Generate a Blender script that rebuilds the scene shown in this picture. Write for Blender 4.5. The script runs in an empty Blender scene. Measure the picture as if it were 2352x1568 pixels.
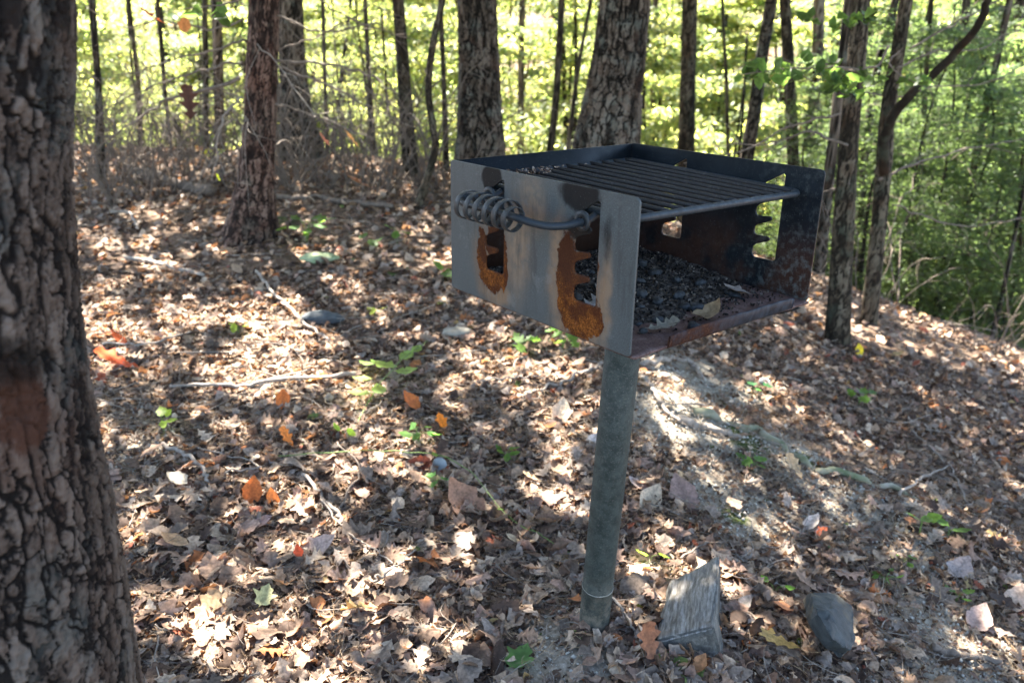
import bpy, bmesh, math, random
import numpy as np
from mathutils import Vector, Matrix
R_=math.radians
rng=np.random.default_rng(7)
random.seed(7)
S=bpy.context.scene
COL=S.collection

# ---------------------------------------------------------------- camera, sky, sun, exposure
PIT=R_(22.0); FPX=1900.0; CAMH=1.48
cd=bpy.data.cameras.new('camera'); cam=bpy.data.objects.new('camera',cd); COL.objects.link(cam)
cam.location=(0,0,CAMH); cam.rotation_euler=(R_(90)-PIT,0,0)
cd.sensor_width=36; cd.lens=FPX/2352*36; cd.clip_start=.05; cd.clip_end=600
cd.dof.use_dof=True; cd.dof.focus_distance=1.62; cd.dof.aperture_fstop=4.4
S.camera=cam
SAZ=R_(-20); SEL=R_(55)
SUN=np.array([math.sin(SAZ)*math.cos(SEL),math.cos(SAZ)*math.cos(SEL),math.sin(SEL)])
w=bpy.data.worlds.new('World'); S.world=w; w.use_nodes=True
nt=w.node_tree; sky=nt.nodes.new('ShaderNodeTexSky'); sky.sky_type='NISHITA'; sky.sun_disc=False
sky.sun_elevation=SEL; sky.sun_rotation=SAZ%(2*math.pi)
nt.links.new(sky.outputs[0],nt.nodes['Background'].inputs[0]); nt.nodes['Background'].inputs[1].default_value=.07
ld=bpy.data.lights.new('sun','SUN'); ld.energy=5; ld.angle=R_(.5); ld.color=(1,.93,.82)
lo=bpy.data.objects.new('sun',ld); COL.objects.link(lo)
lo.rotation_euler=Vector(SUN).to_track_quat('Z','Y').to_euler(); lo.location=(-5,12,14)
S.view_settings.view_transform='Standard'; S.view_settings.look='None'; S.view_settings.gamma=1
S.view_settings.exposure=3.95

# ---------------------------------------------------------------- projection helpers (photo pixel -> place in the world)
cp,sp=math.cos(PIT),math.sin(PIT)
def ray(u,v):
    X=(u-1176)/FPX; Y=(v-784)/FPX
    return np.array([X, cp-Y*sp, -(Y*cp+sp)])
O=np.array([0,0,CAMH])
def pz(u,v,zc): return O+ray(u,v)*zc
def py(u,v,Y):
    d=ray(u,v); return O+d*(Y/d[1])

# ---------------------------------------------------------------- noise
def _h(ix,iy,iz):
    n=(ix.astype(np.int64)*374761393+iy.astype(np.int64)*668265263+iz.astype(np.int64)*2147483647+1013904223)&0xffffffff
    n=((n^(n>>13))*1274126177)&0xffffffff
    n=(n^(n>>16))
    return (n&0xffffff)/float(0xffffff)
def vn(x,y,z=0.):
    x,y,z=np.broadcast_arrays(np.asarray(x,float),np.asarray(y,float),np.asarray(z,float))
    ix,iy,iz=np.floor(x),np.floor(y),np.floor(z); fx,fy,fz=x-ix,y-iy,z-iz
    fx,fy,fz=[q*q*(3-2*q) for q in (fx,fy,fz)]
    r=0
    for a in (0,1):
        for b in (0,1):
            for c in (0,1):
                r=r+_h(ix+a,iy+b,iz+c)*(fx if a else 1-fx)*(fy if b else 1-fy)*(fz if c else 1-fz)
    return r
def fbm(x,y,z=0.,o=4):
    r=0;a=.5;t=0
    for i in range(o):
        r=r+a*vn(x,y,z+i*7.3); t+=a; x=x*2.03+3.1; y=y*2.03+1.7; z=z*2.03; a*=.5
    return r/t
def sstep(a,b,x):
    t=np.clip((x-a)/(b-a),0,1); return t*t*(3-2*t)
def softp(x,k=1.): return np.log1p(np.exp(np.clip(x*k,-30,30)))/k

# ---------------------------------------------------------------- terrain
def crest(x): return 8.6-np.where(x<0,.25*x,.45*x)
def segd(x,y,a,b):
    a=np.array(a);b=np.array(b);d=b-a;L=d@d
    t=np.clip(((x-a[0])*d[0]+(y-a[1])*d[1])/L,0,1)
    return np.hypot(x-a[0]-t*d[0],y-a[1]-t*d[1]),t
def terr(x,y):
    x=np.asarray(x,float);y=np.asarray(y,float)
    b=-.27*softp(x-.35,4)
    b=b+.05*(fbm(x*.5+5,y*.5,1.3,3)-.5)*2*sstep(1.0,4,np.hypot(x-.2,y-1.7))
    b=b+.13*sstep(4.,9.,y)*sstep(1.2,-1.5,x)
    near=1-sstep(14,22,np.hypot(x,y))
    b=b+near*(.03*(fbm(x*2.2,y*2.2,4.1,3)-.5)+.016*(fbm(x*9,y*9,2.2,3)-.5))
    dd,t=segd(x,y,(.62,3.1),(1.75,2.35)); b=b+.07*np.exp(-(dd/.28)**2)
    dd=np.hypot(x-.2,y-1.62); b=b+.02*np.exp(-(dd/.16)**2)
    dd=np.hypot(x-.5,y-1.55); b=b+.055*np.exp(-(dd/.28)**2)
    d=softp(y-crest(x),1.6)
    f=b-.42*d
    r=np.hypot(x*.55,y)
    far=-6.2+.27*(r-21)+1.2*(fbm(x*.07+9,y*.07,3,3)-.5)*2
    far=np.where(y<4,-60+far*0,far)
    k=.9
    m=np.maximum(f,far); mm=np.minimum(f,far)
    return m+np.log1p(np.exp(-(m-mm)/k))*k*sstep(7,16,y)
def gp(u,v):
    d=ray(u,v); t=.6
    while t<90:
        p=O+d*t
        if p[2]<terr(p[0],p[1]): break
        t+=.01+t*.004
    return p

# ---------------------------------------------------------------- object helpers
def mesh(name,V,F,mats,parent=None,col=None,smooth=False,base=None,midx=None):
    V=np.asarray(V,dtype=np.float32)
    me=bpy.data.meshes.new(name)
    if not isinstance(F,list): F=[F]
    F=[np.asarray(f,dtype=np.int32) for f in F if len(f)]
    me.vertices.add(len(V))
    if base is not None: V=V-np.asarray(base,dtype=np.float32)
    me.vertices.foreach_set('co',V.ravel())
    nl=sum(f.size for f in F); nf=sum(len(f) for f in F)
    me.loops.add(nl); me.polygons.add(nf)
    me.loops.foreach_set('vertex_index',np.concatenate([f.ravel() for f in F]))
    tot=np.concatenate([np.full(len(f),f.shape[1],dtype=np.int32) for f in F])
    st=np.concatenate([[0],np.cumsum(tot)[:-1]]).astype(np.int32)
    me.polygons.foreach_set('loop_start',st); me.polygons.foreach_set('loop_total',tot)
    if smooth: me.polygons.foreach_set('use_smooth',np.ones(nf,dtype=bool))
    if not isinstance(mats,(list,tuple)): mats=[mats]
    for m in mats: me.materials.append(m)
    if midx is not None: me.polygons.foreach_set('material_index',np.asarray(midx,dtype=np.int32))
    me.update(calc_edges=True)
    if col is not None:
        a=me.attributes.new('col','FLOAT_COLOR','POINT')
        c=np.ones((len(V),4),dtype=np.float32); c[:,:3]=col; a.data.foreach_set('color',c.ravel())
    me.validate()
    o=bpy.data.objects.new(name,me); COL.objects.link(o)
    if parent is not None: o.parent=parent
    return o
def tag(o,label,cat,group=None,kind=None):
    o['label']=label
    if cat: o['category']=cat
    if group: o['group']=group
    if kind: o['kind']=kind
    return o
def thing(name,label,cat,loc=(0,0,0),group=None,kind=None):
    o=bpy.data.objects.new(name,None); COL.objects.link(o); o.location=[float(q) for q in loc]; o.empty_display_size=.1
    return tag(o,label,cat,group,kind)
def solo(name,V,F,mat,label,cat,base,group=None,kind=None,col=None,smooth=False):
    o=mesh(name,V,F,mat,None,col,smooth,base); o.location=[float(q) for q in base]
    return tag(o,label,cat,group,kind)
def dup(root,loc,rz,s,label=None):
    r=root.copy(); COL.objects.link(r); r.location=[float(q) for q in loc]; r.rotation_euler=(0,0,rz); r.scale=(s,s,s)
    if label: r['label']=label
    for ch in list(root.children):
        c=ch.copy(); COL.objects.link(c); c.parent=r
        for g in list(ch.children):
            e=g.copy(); COL.objects.link(e); e.parent=c
    return r
class Acc:
    def __init__(s): s.V=[];s.F={};s.C=[];s.n=0
    def add(s,V,F,c=None):
        if not isinstance(F,list):F=[F]
        for f in F:
            f=np.asarray(f)
            if len(f): s.F.setdefault(f.shape[1],[]).append(f+s.n)
        s.V.append(V); s.n+=len(V)
        s.C.append(np.broadcast_to(np.asarray((1,1,1) if c is None else c,float),(len(V),3)))
    def out(s): return np.concatenate(s.V),[np.concatenate(v) for v in s.F.values()],np.concatenate(s.C)

def tubes(P,Rr,sides=6):
    """P (N,K,3), Rr (N,K) -> swept tubes"""
    P=np.asarray(P,float);Rr=np.asarray(Rr,float);N,K,_=P.shape
    T=np.gradient(P,axis=1); T/=np.linalg.norm(T,axis=2,keepdims=True)+1e-9
    ref=np.where(np.abs(T[:,:1,2:3])>.8,np.array([[[1.,0,0]]]),np.array([[[0,0,1.]]]))
    A=np.cross(T,np.broadcast_to(ref,T.shape)); A/=np.linalg.norm(A,axis=2,keepdims=True)+1e-9
    B=np.cross(T,A)
    th=np.arange(sides)/sides*2*np.pi
    V=P[:,:,None,:]+Rr[:,:,None,None]*(np.cos(th)[None,None,:,None]*A[:,:,None,:]+np.sin(th)[None,None,:,None]*B[:,:,None,:])
    idx=np.arange(N*K*sides).reshape(N,K,sides)
    a=idx[:,:-1,:];b=idx[:,1:,:];a2=np.roll(a,-1,2);b2=np.roll(b,-1,2)
    Q=np.stack([a,a2,b2,b],-1).reshape(-1,4)
    c0=idx[:,0,:][:,::-1];c1=idx[:,-1,:]
    return V.reshape(-1,3),[Q,np.concatenate([c0,c1]) if sides>4 else np.concatenate([c0,c1])] if sides!=4 else [np.concatenate([Q,c0,c1])]
def spline(pts,n):
    p=np.asarray(pts,float); m=len(p)
    q=np.vstack([2*p[0]-p[1],p,2*p[-1]-p[-2]])
    t=np.linspace(0,m-1-1e-6,n); i=t.astype(int); f=(t-i)[:,None]
    a,b,c,d=q[i],q[i+1],q[i+2],q[i+3]
    return .5*((2*b)+(-a+c)*f+(2*a-5*b+4*c-d)*f**2+(-a+3*b-3*c+d)*f**3)
def tube1(pts,rad,n=24,sides=8,wob=0,seed=0):
    P=spline(pts,n); r=np.interp(np.linspace(0,1,n),np.linspace(0,1,len(rad)),rad)
    if wob:
        s=np.linspace(0,n*.35,n)
        P=P+wob*np.stack([vn(s,seed,0),vn(s,seed+9,1),vn(s,seed+5,2)],1)-wob*.5
    return tubes(P[None],r[None],sides)

# ---------------------------------------------------------------- materials
class NT:
    def __init__(s,name,rough=.8,spec=.3):
        s.m=bpy.data.materials.new(name); s.m.use_nodes=True; s.t=s.m.node_tree; s.n=s.t.nodes; s.l=s.t.links
        s.p=s.n['Principled BSDF']; s.p.inputs['Roughness'].default_value=rough
        s.p.inputs['Specular IOR Level'].default_value=spec; s._tc=None
    def tc(s):
        if s._tc is None: s._tc=s.n.new('ShaderNodeTexCoord')
        return s._tc.outputs['Object']
    def set(s,inp,v):
        if hasattr(v,'is_linked') or isinstance(v,bpy.types.NodeSocket): s.l.new(v,inp)
        else: inp.default_value=v
    def vmap(s,vec,scale=(1,1,1),loc=(0,0,0)):
        n=s.n.new('ShaderNodeMapping'); n.inputs['Scale'].default_value=scale; n.inputs['Location'].default_value=loc
        s.l.new(vec,n.inputs[0]); return n.outputs[0]
    def noise(s,vec,sc,det=5,rough=.55,dist=0,color=False):
        n=s.n.new('ShaderNodeTexNoise'); n.inputs['Scale'].default_value=sc; n.inputs['Detail'].default_value=det
        n.inputs['Roughness'].default_value=rough; n.inputs['Distortion'].default_value=dist; s.l.new(vec,n.inputs['Vector'])
        return n.outputs['Color' if color else 'Fac']
    def vor(s,vec,sc,feat='F1',out='Distance',rnd=1):
        n=s.n.new('ShaderNodeTexVoronoi'); n.feature=feat; n.inputs['Scale'].default_value=sc; n.inputs['Randomness'].default_value=rnd
        s.l.new(vec,n.inputs['Vector']); return n.outputs[out]
    def math(s,op,a,b=0.,c=None,clamp=False):
        n=s.n.new('ShaderNodeMath'); n.operation=op; n.use_clamp=clamp; s.set(n.inputs[0],a); s.set(n.inputs[1],b)
        if c is not None: s.set(n.inputs[2],c)
        return n.outputs[0]
    def vm(s,op,a,b=(0,0,0)):
        n=s.n.new('ShaderNodeVectorMath'); n.operation=op; s.set(n.inputs[0],a); s.set(n.inputs[1],b)
        return n.outputs['Value' if op in('LENGTH','DISTANCE','DOT_PRODUCT') else 'Vector']
    def ss(s,x,a,b,lo=0.,hi=1.):
        n=s.n.new('ShaderNodeMapRange'); n.interpolation_type='SMOOTHSTEP'; s.set(n.inputs[0],x)
        n.inputs[1].default_value=a;n.inputs[2].default_value=b;n.inputs[3].default_value=lo;n.inputs[4].default_value=hi
        return n.outputs[0]
    def mix(s,f,a,b,mode='MIX'):
        n=s.n.new('ShaderNodeMix'); n.data_type='RGBA'; n.blend_type=mode; s.set(n.inputs['Factor'],f)
        for k,v in (('A',a),('B',b)):
            i=[q for q in n.inputs if q.name==k and q.type=='RGBA'][0]
            if isinstance(v,tuple): i.default_value=v if len(v)==4 else v+(1,)
            else: s.l.new(v,i)
        return [q for q in n.outputs if q.type=='RGBA'][0]
    def ramp(s,f,stops):
        n=s.n.new('ShaderNodeValToRGB'); s.l.new(f,n.inputs[0]); e=n.color_ramp.elements
        while len(e)<len(stops): e.new(.5)
        for el,(p,c) in zip(e,stops): el.position=p; el.color=c+(1,)
        return n.outputs[0]
    def attr(s,name='col'):
        n=s.n.new('ShaderNodeAttribute'); n.attribute_name=name; return n.outputs['Color']
    def bump(s,h,strength=.5,dist=.01,nrm=None):
        n=s.n.new('ShaderNodeBump'); n.inputs['Strength'].default_value=strength; n.inputs['Distance'].default_value=dist
        s.l.new(h,n.inputs['Height'])
        if nrm is not None: s.l.new(nrm,n.inputs['Normal'])
        return n.outputs[0]
    def fin(s,col=None,rough=None,nrm=None,metal=None):
        if col is not None: s.set(s.p.inputs['Base Color'],col)
        if rough is not None: s.set(s.p.inputs['Roughness'],rough)
        if nrm is not None: s.l.new(nrm,s.p.inputs['Normal'])
        if metal is not None: s.set(s.p.inputs['Metallic'],metal)
        return s.m

def leaf_mat(name,trans=.45,tint=(1.5,1.7,.6),rough=.5,spec=.3,vein=0,var=.35,scale=60.):
    n=NT(name,rough,spec); c=n.attr()
    v=n.tc()
    f=n.noise(v,scale,3)
    cc=n.mix(1.,c,n.ramp(f,[(.25,(1-var,)*3),(.75,(1+var*.6,)*3)]),'MULTIPLY')
    n.fin(cc)
    tr=n.n.new('ShaderNodeBsdfTranslucent')
    tcol=n.mix(1.,cc,tint,'MULTIPLY'); n.l.new(tcol,tr.inputs[0])
    mx=n.n.new('ShaderNodeMixShader'); mx.inputs[0].default_value=trans
    n.l.new(n.p.outputs[0],mx.inputs[1]); n.l.new(tr.outputs[0],mx.inputs[2])
    n.l.new(mx.outputs[0],n.n['Material Output'].inputs[0])
    n.fin(nrm=n.bump(f,.25,.002))
    return n.m
M={}
M['green']=leaf_mat('green_leaf',.6,(3.5,3.1,1.9),.5,.2,scale=25)
M['shade_canopy']=leaf_mat('shade_crown_leaf',.35,(2.0,1.7,1.1),.5,.3,scale=25)
M['dead']=leaf_mat('dead_leaf',.16,(1.8,1.15,.6),.7,.12,scale=130,var=.5)
M['glow']=leaf_mat('backlit_dead_leaf',.25,(1.8,1.1,.6),.6,.2,scale=130,var=.5)
def m_ground():
    n=NT('forest_soil',.95,.15); v=n.tc()
    a=n.noise(v,3,4); b=n.noise(v,28,6,.65,1.2); c=n.vor(v,70,'F1','Color')
    bw=n.n.new('ShaderNodeRGBToBW'); n.l.new(c,bw.inputs[0])
    base=n.ramp(b,[(.3,(.055,.038,.026)),(.5,(.17,.125,.09)),(.7,(.3,.24,.18))])
    chip=n.ramp(bw.outputs[0],[(.2,(.05,.033,.022)),(.5,(.22,.15,.1)),(.8,(.4,.31,.23))])
    col=n.mix(n.ss(a,.35,.6,.25,.7),base,chip)
    col=n.mix(1.,col,(.55,.5,.47),'MULTIPLY')  # soil colour darkened to deepen the shade in gaps between leaves
    at=n.attr()       # bare sandy soil where litter is thin
    sp2=n.n.new('ShaderNodeSeparateColor'); n.l.new(at,sp2.inputs[0])
    sand=n.ramp(n.noise(v,60,6,.7),[(.3,(.075,.062,.048)),(.5,(.205,.178,.14)),(.72,(.35,.31,.25))])
    col=n.mix(n.ss(n.math('MULTIPLY',sp2.outputs[0],n.noise(v,9,4)),.12,.38),col,sand)
    moss=n.mix(n.noise(v,80,3),(.02,.03,.008),(.06,.075,.02))
    col=n.mix(n.ss(n.math('MULTIPLY',sp2.outputs[1],n.noise(v,14,4)),.22,.4),col,moss)
    h=n.math('ADD',n.math('MULTIPLY',b,.6),n.math('MULTIPLY',bw.outputs[0],.5))
    return n.fin(col,nrm=n.bump(h,.9,.012))
M['ground']=m_ground()
def ell(n,v,c,r,s0=.8,s1=1.1):
    q=n.vm('DIVIDE',n.vm('SUBTRACT',v,c),r); return n.ss(n.vm('LENGTH',q),s0,s1,1.,0.)
def mx_(n,*a):
    r=a[0]
    for b in a[1:]: r=n.math('MAXIMUM',r,b)
    return r
def warp(n,v,amp,sc,det=4):
    c=n.noise(v,sc,det,.6,0,True)
    return n.vm('ADD',v,n.vm('MULTIPLY',n.vm('SUBTRACT',c,(.5,.5,.5)),(amp,amp,amp)))
def m_bark(name,base,dark,light,lich=(.2,.22,.18),lf=.5,scar=None):
    n=NT(name,.92,.12); v=n.tc(); c=n.attr()
    s=n.n.new('ShaderNodeSeparateColor'); n.l.new(c,s.inputs[0])
    vv=n.vmap(v,(1,1,.22))
    f=n.noise(vv,70,6,.75); g=n.noise(v,8,4,.6); q=n.noise(v,210,4,.7)
    k=n.math('ADD',n.math('MULTIPLY',s.outputs[2],.62),n.math('ADD',n.math('MULTIPLY',f,.32),n.math('MULTIPLY',q,.22)))
    col=n.ramp(k,[(.36,dark),(.56,base),(.84,light)])
    col=n.mix(n.ss(g,.50,.66,0,lf),col,n.mix(f,tuple(x*.5 for x in lich),lich))
    hue=n.noise(v,5.5,4)
    col=n.mix(n.ss(hue,.5,.68,0,.3),col,tuple(min(1,q_*k_) for q_,k_ in zip(base,(1.3,.85,.68))))
    col=n.mix(n.ss(s.outputs[1],.15,.7,0,.95),col,tuple(x*.6 for x in dark))
    if scar:
        wv=warp(n,v,.085,11,6); sc=n.ss(n.math('ADD',ell(n,wv,scar,(.042,.042,.085),.3,1.1),n.math('MULTIPLY',n.math('SUBTRACT',n.noise(n.vmap(v,(1,1,.3)),60,6,.75),.5),1.2)),.35,.75)
        col=n.mix(sc,col,n.mix(n.noise(n.vmap(v,(1,1,.2)),80,5,.7),(.014,.007,.005),(.075,.034,.021)))
        col=n.mix(n.math('MULTIPLY',ell(n,wv,tuple(a+b for a,b in zip(scar,(0,0,.05))),(.05,.05,.03),.4,1.2),.8),col,(.006,.005,.004))  # dark of a hollow at the scar's top, painted as colour without depth
    return n.fin(col,nrm=n.bump(n.math('ADD',q,n.math('MULTIPLY',f,1.5)),.8,.004))
M['bark']=m_bark('grey_brown_bark',(.055,.045,.038),(.009,.007,.006),(.125,.11,.098),(.085,.10,.097),.5)
M['bark_red']=m_bark('red_brown_bark',(.075,.043,.031),(.016,.010,.008),(.16,.105,.08),(.2,.17,.13),.35)
M['bark_oak']=m_bark('furrowed_grey_bark',(.062,.047,.034),(.010,.008,.006),(.135,.108,.084),(.17,.18,.15),.5)
M['bark_dark']=m_bark('dark_sapling_bark',(.05,.038,.025),(.016,.012,.008),(.11,.088,.062),(.07,.08,.055),.5)
M['bark_pale']=m_bark('pale_bark',(.12,.09,.065),(.04,.03,.022),(.22,.18,.14),(.13,.14,.11),.5)
def m_simple(name,c1,c2,sc,rough=.85,bs=.4,bd=.003,aniso=(1,1,1)):
    n=NT(name,rough,.3); v=n.vmap(n.tc(),aniso); f=n.noise(v,sc,6,.65)
    return n.fin(n.ramp(f,[(.3,c1),(.7,c2)]),nrm=n.bump(f,bs,bd))
M['twig']=m_simple('dead_twig',(.11,.085,.068),(.27,.23,.19),40,.85,.5,.002)
M['twig_dark']=m_simple('dark_twig',(.06,.045,.035),(.17,.13,.1),40,.85,.5,.002)
M['stem']=m_simple('green_stem',(.07,.12,.02),(.14,.2,.05),40,.6,.2,.001)

# ================================================================= GROUND
def axis(lo,hi,st,ext_lo,ext_hi,n):
    a=np.arange(lo,hi+1e-6,st)
    g=lambda k: (np.exp(np.linspace(0,1,n+1)[1:]*4)-1)/(math.e**4-1)*k
    return np.concatenate([(lo-g(ext_lo))[::-1],a,hi+g(ext_hi)])
xs=axis(-3.4,4.4,.03,110,110,46); ys=axis(.3,8.5,.032,30,150,60)
XX,YY=np.meshgrid(xs,ys,indexing='ij')
ZZ=terr(XX,YY)
def bare(x,y):
    r=np.zeros_like(np.asarray(x,float))
    for (u,v,rad,k) in [(1330,1500,.17,1.),(1640,1130,.24,.9),(1800,1040,.26,.95),(1580,960,.34,.95),(1700,1180,.22,1.),(1600,880,.34,.8),(1950,1150,.34,.75),(2080,1250,.3,.6),(2200,1500,.34,.8),(2150,1400,.3,.6),(330,1040,.25,.6),(1560,850,.35,.8),(1950,1530,.2,.5)]:
        p=gp(u,v); r=np.maximum(r,k*np.exp(-((x-p[0])**2+((y-p[1])*.9)**2)/rad**2))
    return r
def mossy(x,y):
    r=np.zeros_like(np.asarray(x,float))
    for (u,v,rad,k) in [(1720,1010,.13,1.),(1680,1180,.08,1.),(620,520,.4,.8),(1860,1060,.09,1)]:
        p=gp(u,v); r=np.maximum(r,k*np.exp(-((x-p[0])**2+((y-p[1])*.9)**2)/rad**2))
    return r
nx,ny=XX.shape
ii=np.arange(nx*ny).reshape(nx,ny)
Q=np.stack([ii[:-1,:-1],ii[1:,:-1],ii[1:,1:],ii[:-1,1:]],-1).reshape(-1,4)
gc=np.stack([bare(XX,YY),mossy(XX,YY),0*XX],-1).reshape(-1,3)
g=mesh('ground',np.stack([XX,YY,ZZ],-1).reshape(-1,3),Q,M['ground'],None,gc,True)
g['kind']='structure'; g['label']='leaf covered forest floor sloping down to the right'

# ================================================================= GRILL
RB=np.array([[0.77722862,-0.62905667,0.0142612],[-0.20690736,-0.2769168,-0.93835304],[0.59422641,0.72636409,-0.34538411]])
TB=np.array([0.19612552,0.02518748,1.36122396]); GW,GD,GH=.51,.506,.2614
C2W=np.array([[1,0,0],[0,-sp,cp],[0,-cp,-sp]],float)   # camera(x right,y down,z fwd) -> world
RW=C2W@RB; TW=C2W@TB+O
def b2w(q): return np.asarray(q)@RW.T+TW
def campt(u,v,zc): return pz(u,v,zc)
post_a=campt(1425,857,1.78); post_b=campt(1363,1439,2.13)
pd=(post_b-post_a)/np.linalg.norm(post_b-post_a)
base=post_b.copy(); base[2]=terr(base[0],base[1])
grill=thing('park_grill','black and grey steel charcoal grill with rusty slots, standing on a single round post','grill',base)
MB=Matrix(np.vstack([np.hstack([RW,(TW-base)[:,None]]),[0,0,0,1]]).tolist())
def gpart(name,V,F,mat,parent=grill,smooth=False,col=None):
    o=mesh(name,V,F,mat,None,col,smooth); o.parent=parent
    if parent is grill: o.matrix_local=MB
    return o
# --- materials in grill coordinates
def m_side():
    n=NT('grey_painted_steel_rusting',.5,.5); v0=n.tc(); big=1e3
    vw=warp(n,v0,.032,30,7); vs=warp(n,v0,.035,16,4)
    E=lambda c,r,a=.6,b=1.25,vv=vw: ell(n,vv,(0,c[0],c[1]),(big,r[0],r[1]),a,b)
    rust=mx_(n,E((.122,.042),(.058,.048)),E((.160,.1),(.026,.09)),E((.13,.13),(.03,.022)),E((.13,.09),(.03,.022)),E((.076,.04),(.010,.03)),
             E((.365,.055),(.048,.034)),E((.402,.1),(.016,.05)),E((.330,.07),(.009,.05)),E((.37,.12),(.03,.016)))
    rust=mx_(n,rust,E((.112,.13),(.03,.042)),E((.358,.12),(.033,.04)))
    en=n.math('SUBTRACT',n.noise(v0,95,6,.75),.5)
    rust=n.ss(n.math('ADD',rust,n.math('MULTIPLY',en,1.5)),.34,.72)
    halo=mx_(n,E((.13,.075),(.085,.115),.35,1.1,vs),E((.37,.08),(.07,.10),.35,1.1,vs))
    grime=mx_(n,E((.18,.11),(.028,.12),.3,1.2,vs),E((.062,.08),(.018,.11),.3,1.2,vs),E((.290,.13),(.046,.13),.2,1.15,vs),E((.13,.012),(.075,.03),.4,1.2,vs),E((.355,.02),(.06,.025),.4,1.2,vs),E((.255,.21),(.05,.06),.2,1.2,vs))
    soot=mx_(n,E((.135,.25),(.07,.045),.4,1.05,vs),n.math('MULTIPLY',E((.066,.19),(.020,.08),.1,1.2,vs),.6),E((.372,.242),(.036,.036),.6,1.08,vs),E((.125,.19),(.045,.035),.5,1.05,vs),n.math('MULTIPLY',E((.008,.12),(.012,.12),.0,1.3,vs),.45))
    soot=n.ss(n.math('ADD',soot,n.math('MULTIPLY',n.math('SUBTRACT',n.noise(n.vmap(v0,(1,1,.3)),50,6,.75),.5),.9)),.22,.9)
    edge=n.ss(n.math('ABSOLUTE',n.math('SUBTRACT',n.n.new('ShaderNodeSeparateXYZ').outputs[1],0)),0,1)
    f=n.noise(v0,420,3,.6); g=n.noise(n.vmap(v0,(1,1,.35)),22,5,.6)
    paint=n.mix(g,(.026,.033,.034),(.048,.056,.056))
    paint=n.mix(n.ss(f,.4,.65,0,.3),paint,(.085,.10,.105))
    gr=n.mix(n.noise(n.vmap(v0,(1,1,.25)),60,5,.7),(.085,.055,.034),(.17,.13,.092))
    col=n.mix(n.math('MULTIPLY',grime,n.ss(n.noise(v0,60,5),.3,.6,.45,1.)),paint,gr)
    stv=n.noise(n.vmap(v0,(1,1,.06)),95,5,.7)
    col=n.mix(n.math('MULTIPLY',halo,n.ss(stv,.36,.6,.3,.92)),col,n.mix(f,(.085,.042,.018),(.17,.10,.05)))
    col=n.mix(n.ss(n.noise(n.vmap(v0,(1,1,.12)),40,6,.75),.52,.7,0,.55),col,(.022,.024,.025))
    col=n.mix(n.ss(n.noise(v0,16,6,.8),.56,.64,0,.35),col,(.10,.108,.105))
    so=n.mix(n.noise(v0,90,4),(.003,.003,.0035),(.011,.008,.007))
    col=n.mix(n.math('MULTIPLY',soot,.88),col,so)
    spk=n.noise(v0,330,5,.75); rc=n.ramp(spk,[(.3,(.018,.007,.004)),(.5,(.11,.036,.010)),(.66,(.26,.095,.018)),(.8,(.38,.17,.045))])
    rc=n.mix(n.ss(n.noise(v0,28,3),.4,.62,0,.8),rc,(.035,.012,.007))
    col=n.mix(rust,col,rc)
    # small dark scratches and pale specks
    sc=n.vor(n.vmap(v0,(1,55,16)),1.); col=n.mix(n.ss(sc,.03,.07,.8,0),col,(.03,.03,.03))
    dt=n.vor(v0,230.); col=n.mix(n.ss(dt,.05,.09,.45,0),col,(.4,.4,.38))
    sxp=n.n.new('ShaderNodeSeparateXYZ'); n.l.new(vw,sxp.inputs[0])
    col=n.mix(n.math('MULTIPLY',rust,n.ss(sxp.outputs[2],.05,.12,0,.82)),col,n.mix(spk,(.012,.006,.005),(.07,.028,.014)))
    pe=n.math('MULTIPLY',n.ss(rust,.05,.3),n.ss(rust,.55,.95,1,0)); col=n.mix(n.math('MULTIPLY',pe,n.ss(n.noise(v0,120,3),.5,.65,0,.4)),col,(.17,.15,.12))
    h=n.math('ADD',n.math('MULTIPLY',rust,n.math('SUBTRACT',spk,1.1)),n.math('MULTIPLY',f,.06))
    n.set(n.p.inputs['Specular IOR Level'],n.math('MULTIPLY',n.ss(mx_(n,rust,soot),0,1,.2,.04),1.)); return n.fin(col,n.ss(rust,0,1,.5,.95),n.bump(h,.9,.0022))
def m_black(name,inner=True):
    n=NT(name,.6,.10); v=n.tc()
    a=n.noise(v,14,5,.6); s=n.noise(v,160,4,.7); big=1e3
    col=n.mix(a,(.003,.0042,.0055),(.008,.011,.014))
    vw=warp(n,v,.05,18,5)
    low=n.ss(n.n.new('ShaderNodeSeparateXYZ').outputs[2],0,1)
    sep=n.n.new('ShaderNodeSeparateXYZ'); n.l.new(vw,sep.inputs[0])
    lowm=n.ss(sep.outputs[2],.0,.075,1,0)
    rb=n.math('MULTIPLY',n.ss(n.noise(v,9,4),.3,.5),n.ss(sep.outputs[2],.05,.17,.9,0))
    col=n.mix(rb,col,n.mix(s,(.014,.0065,.0045),(.05,.025,.017)))
    ash=n.math('MULTIPLY',n.ss(n.noise(v,70,6,.7),.45,.68),n.ss(sep.outputs[1],.02,.24,1,.12))
    ash=n.math('MULTIPLY',ash,n.ss(sep.outputs[2],.0,.2,1.,.3))
    col=n.mix(n.math('MULTIPLY',ash,.7),col,(.09,.10,.095))
    d=n.vor(v,240.); col=n.mix(n.ss(d,.04,.1,.6,0),col,(.33,.34,.33))
    return n.fin(col,n.ss(a,.3,.7,.35,.6),n.bump(s,.35,.0012))
def m_floor():
    n=NT('rusted_floor_steel',.85,.3); v=n.tc(); a=n.noise(v,30,6,.7); s=n.noise(v,240,5,.75)
    col=n.ramp(n.math('ADD',n.math('MULTIPLY',a,.6),n.math('MULTIPLY',s,.4)),[(.3,(.02,.010,.008)),(.5,(.065,.034,.028)),(.7,(.15,.11,.10))])
    return n.fin(col,nrm=n.bump(s,.8,.002))
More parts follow.
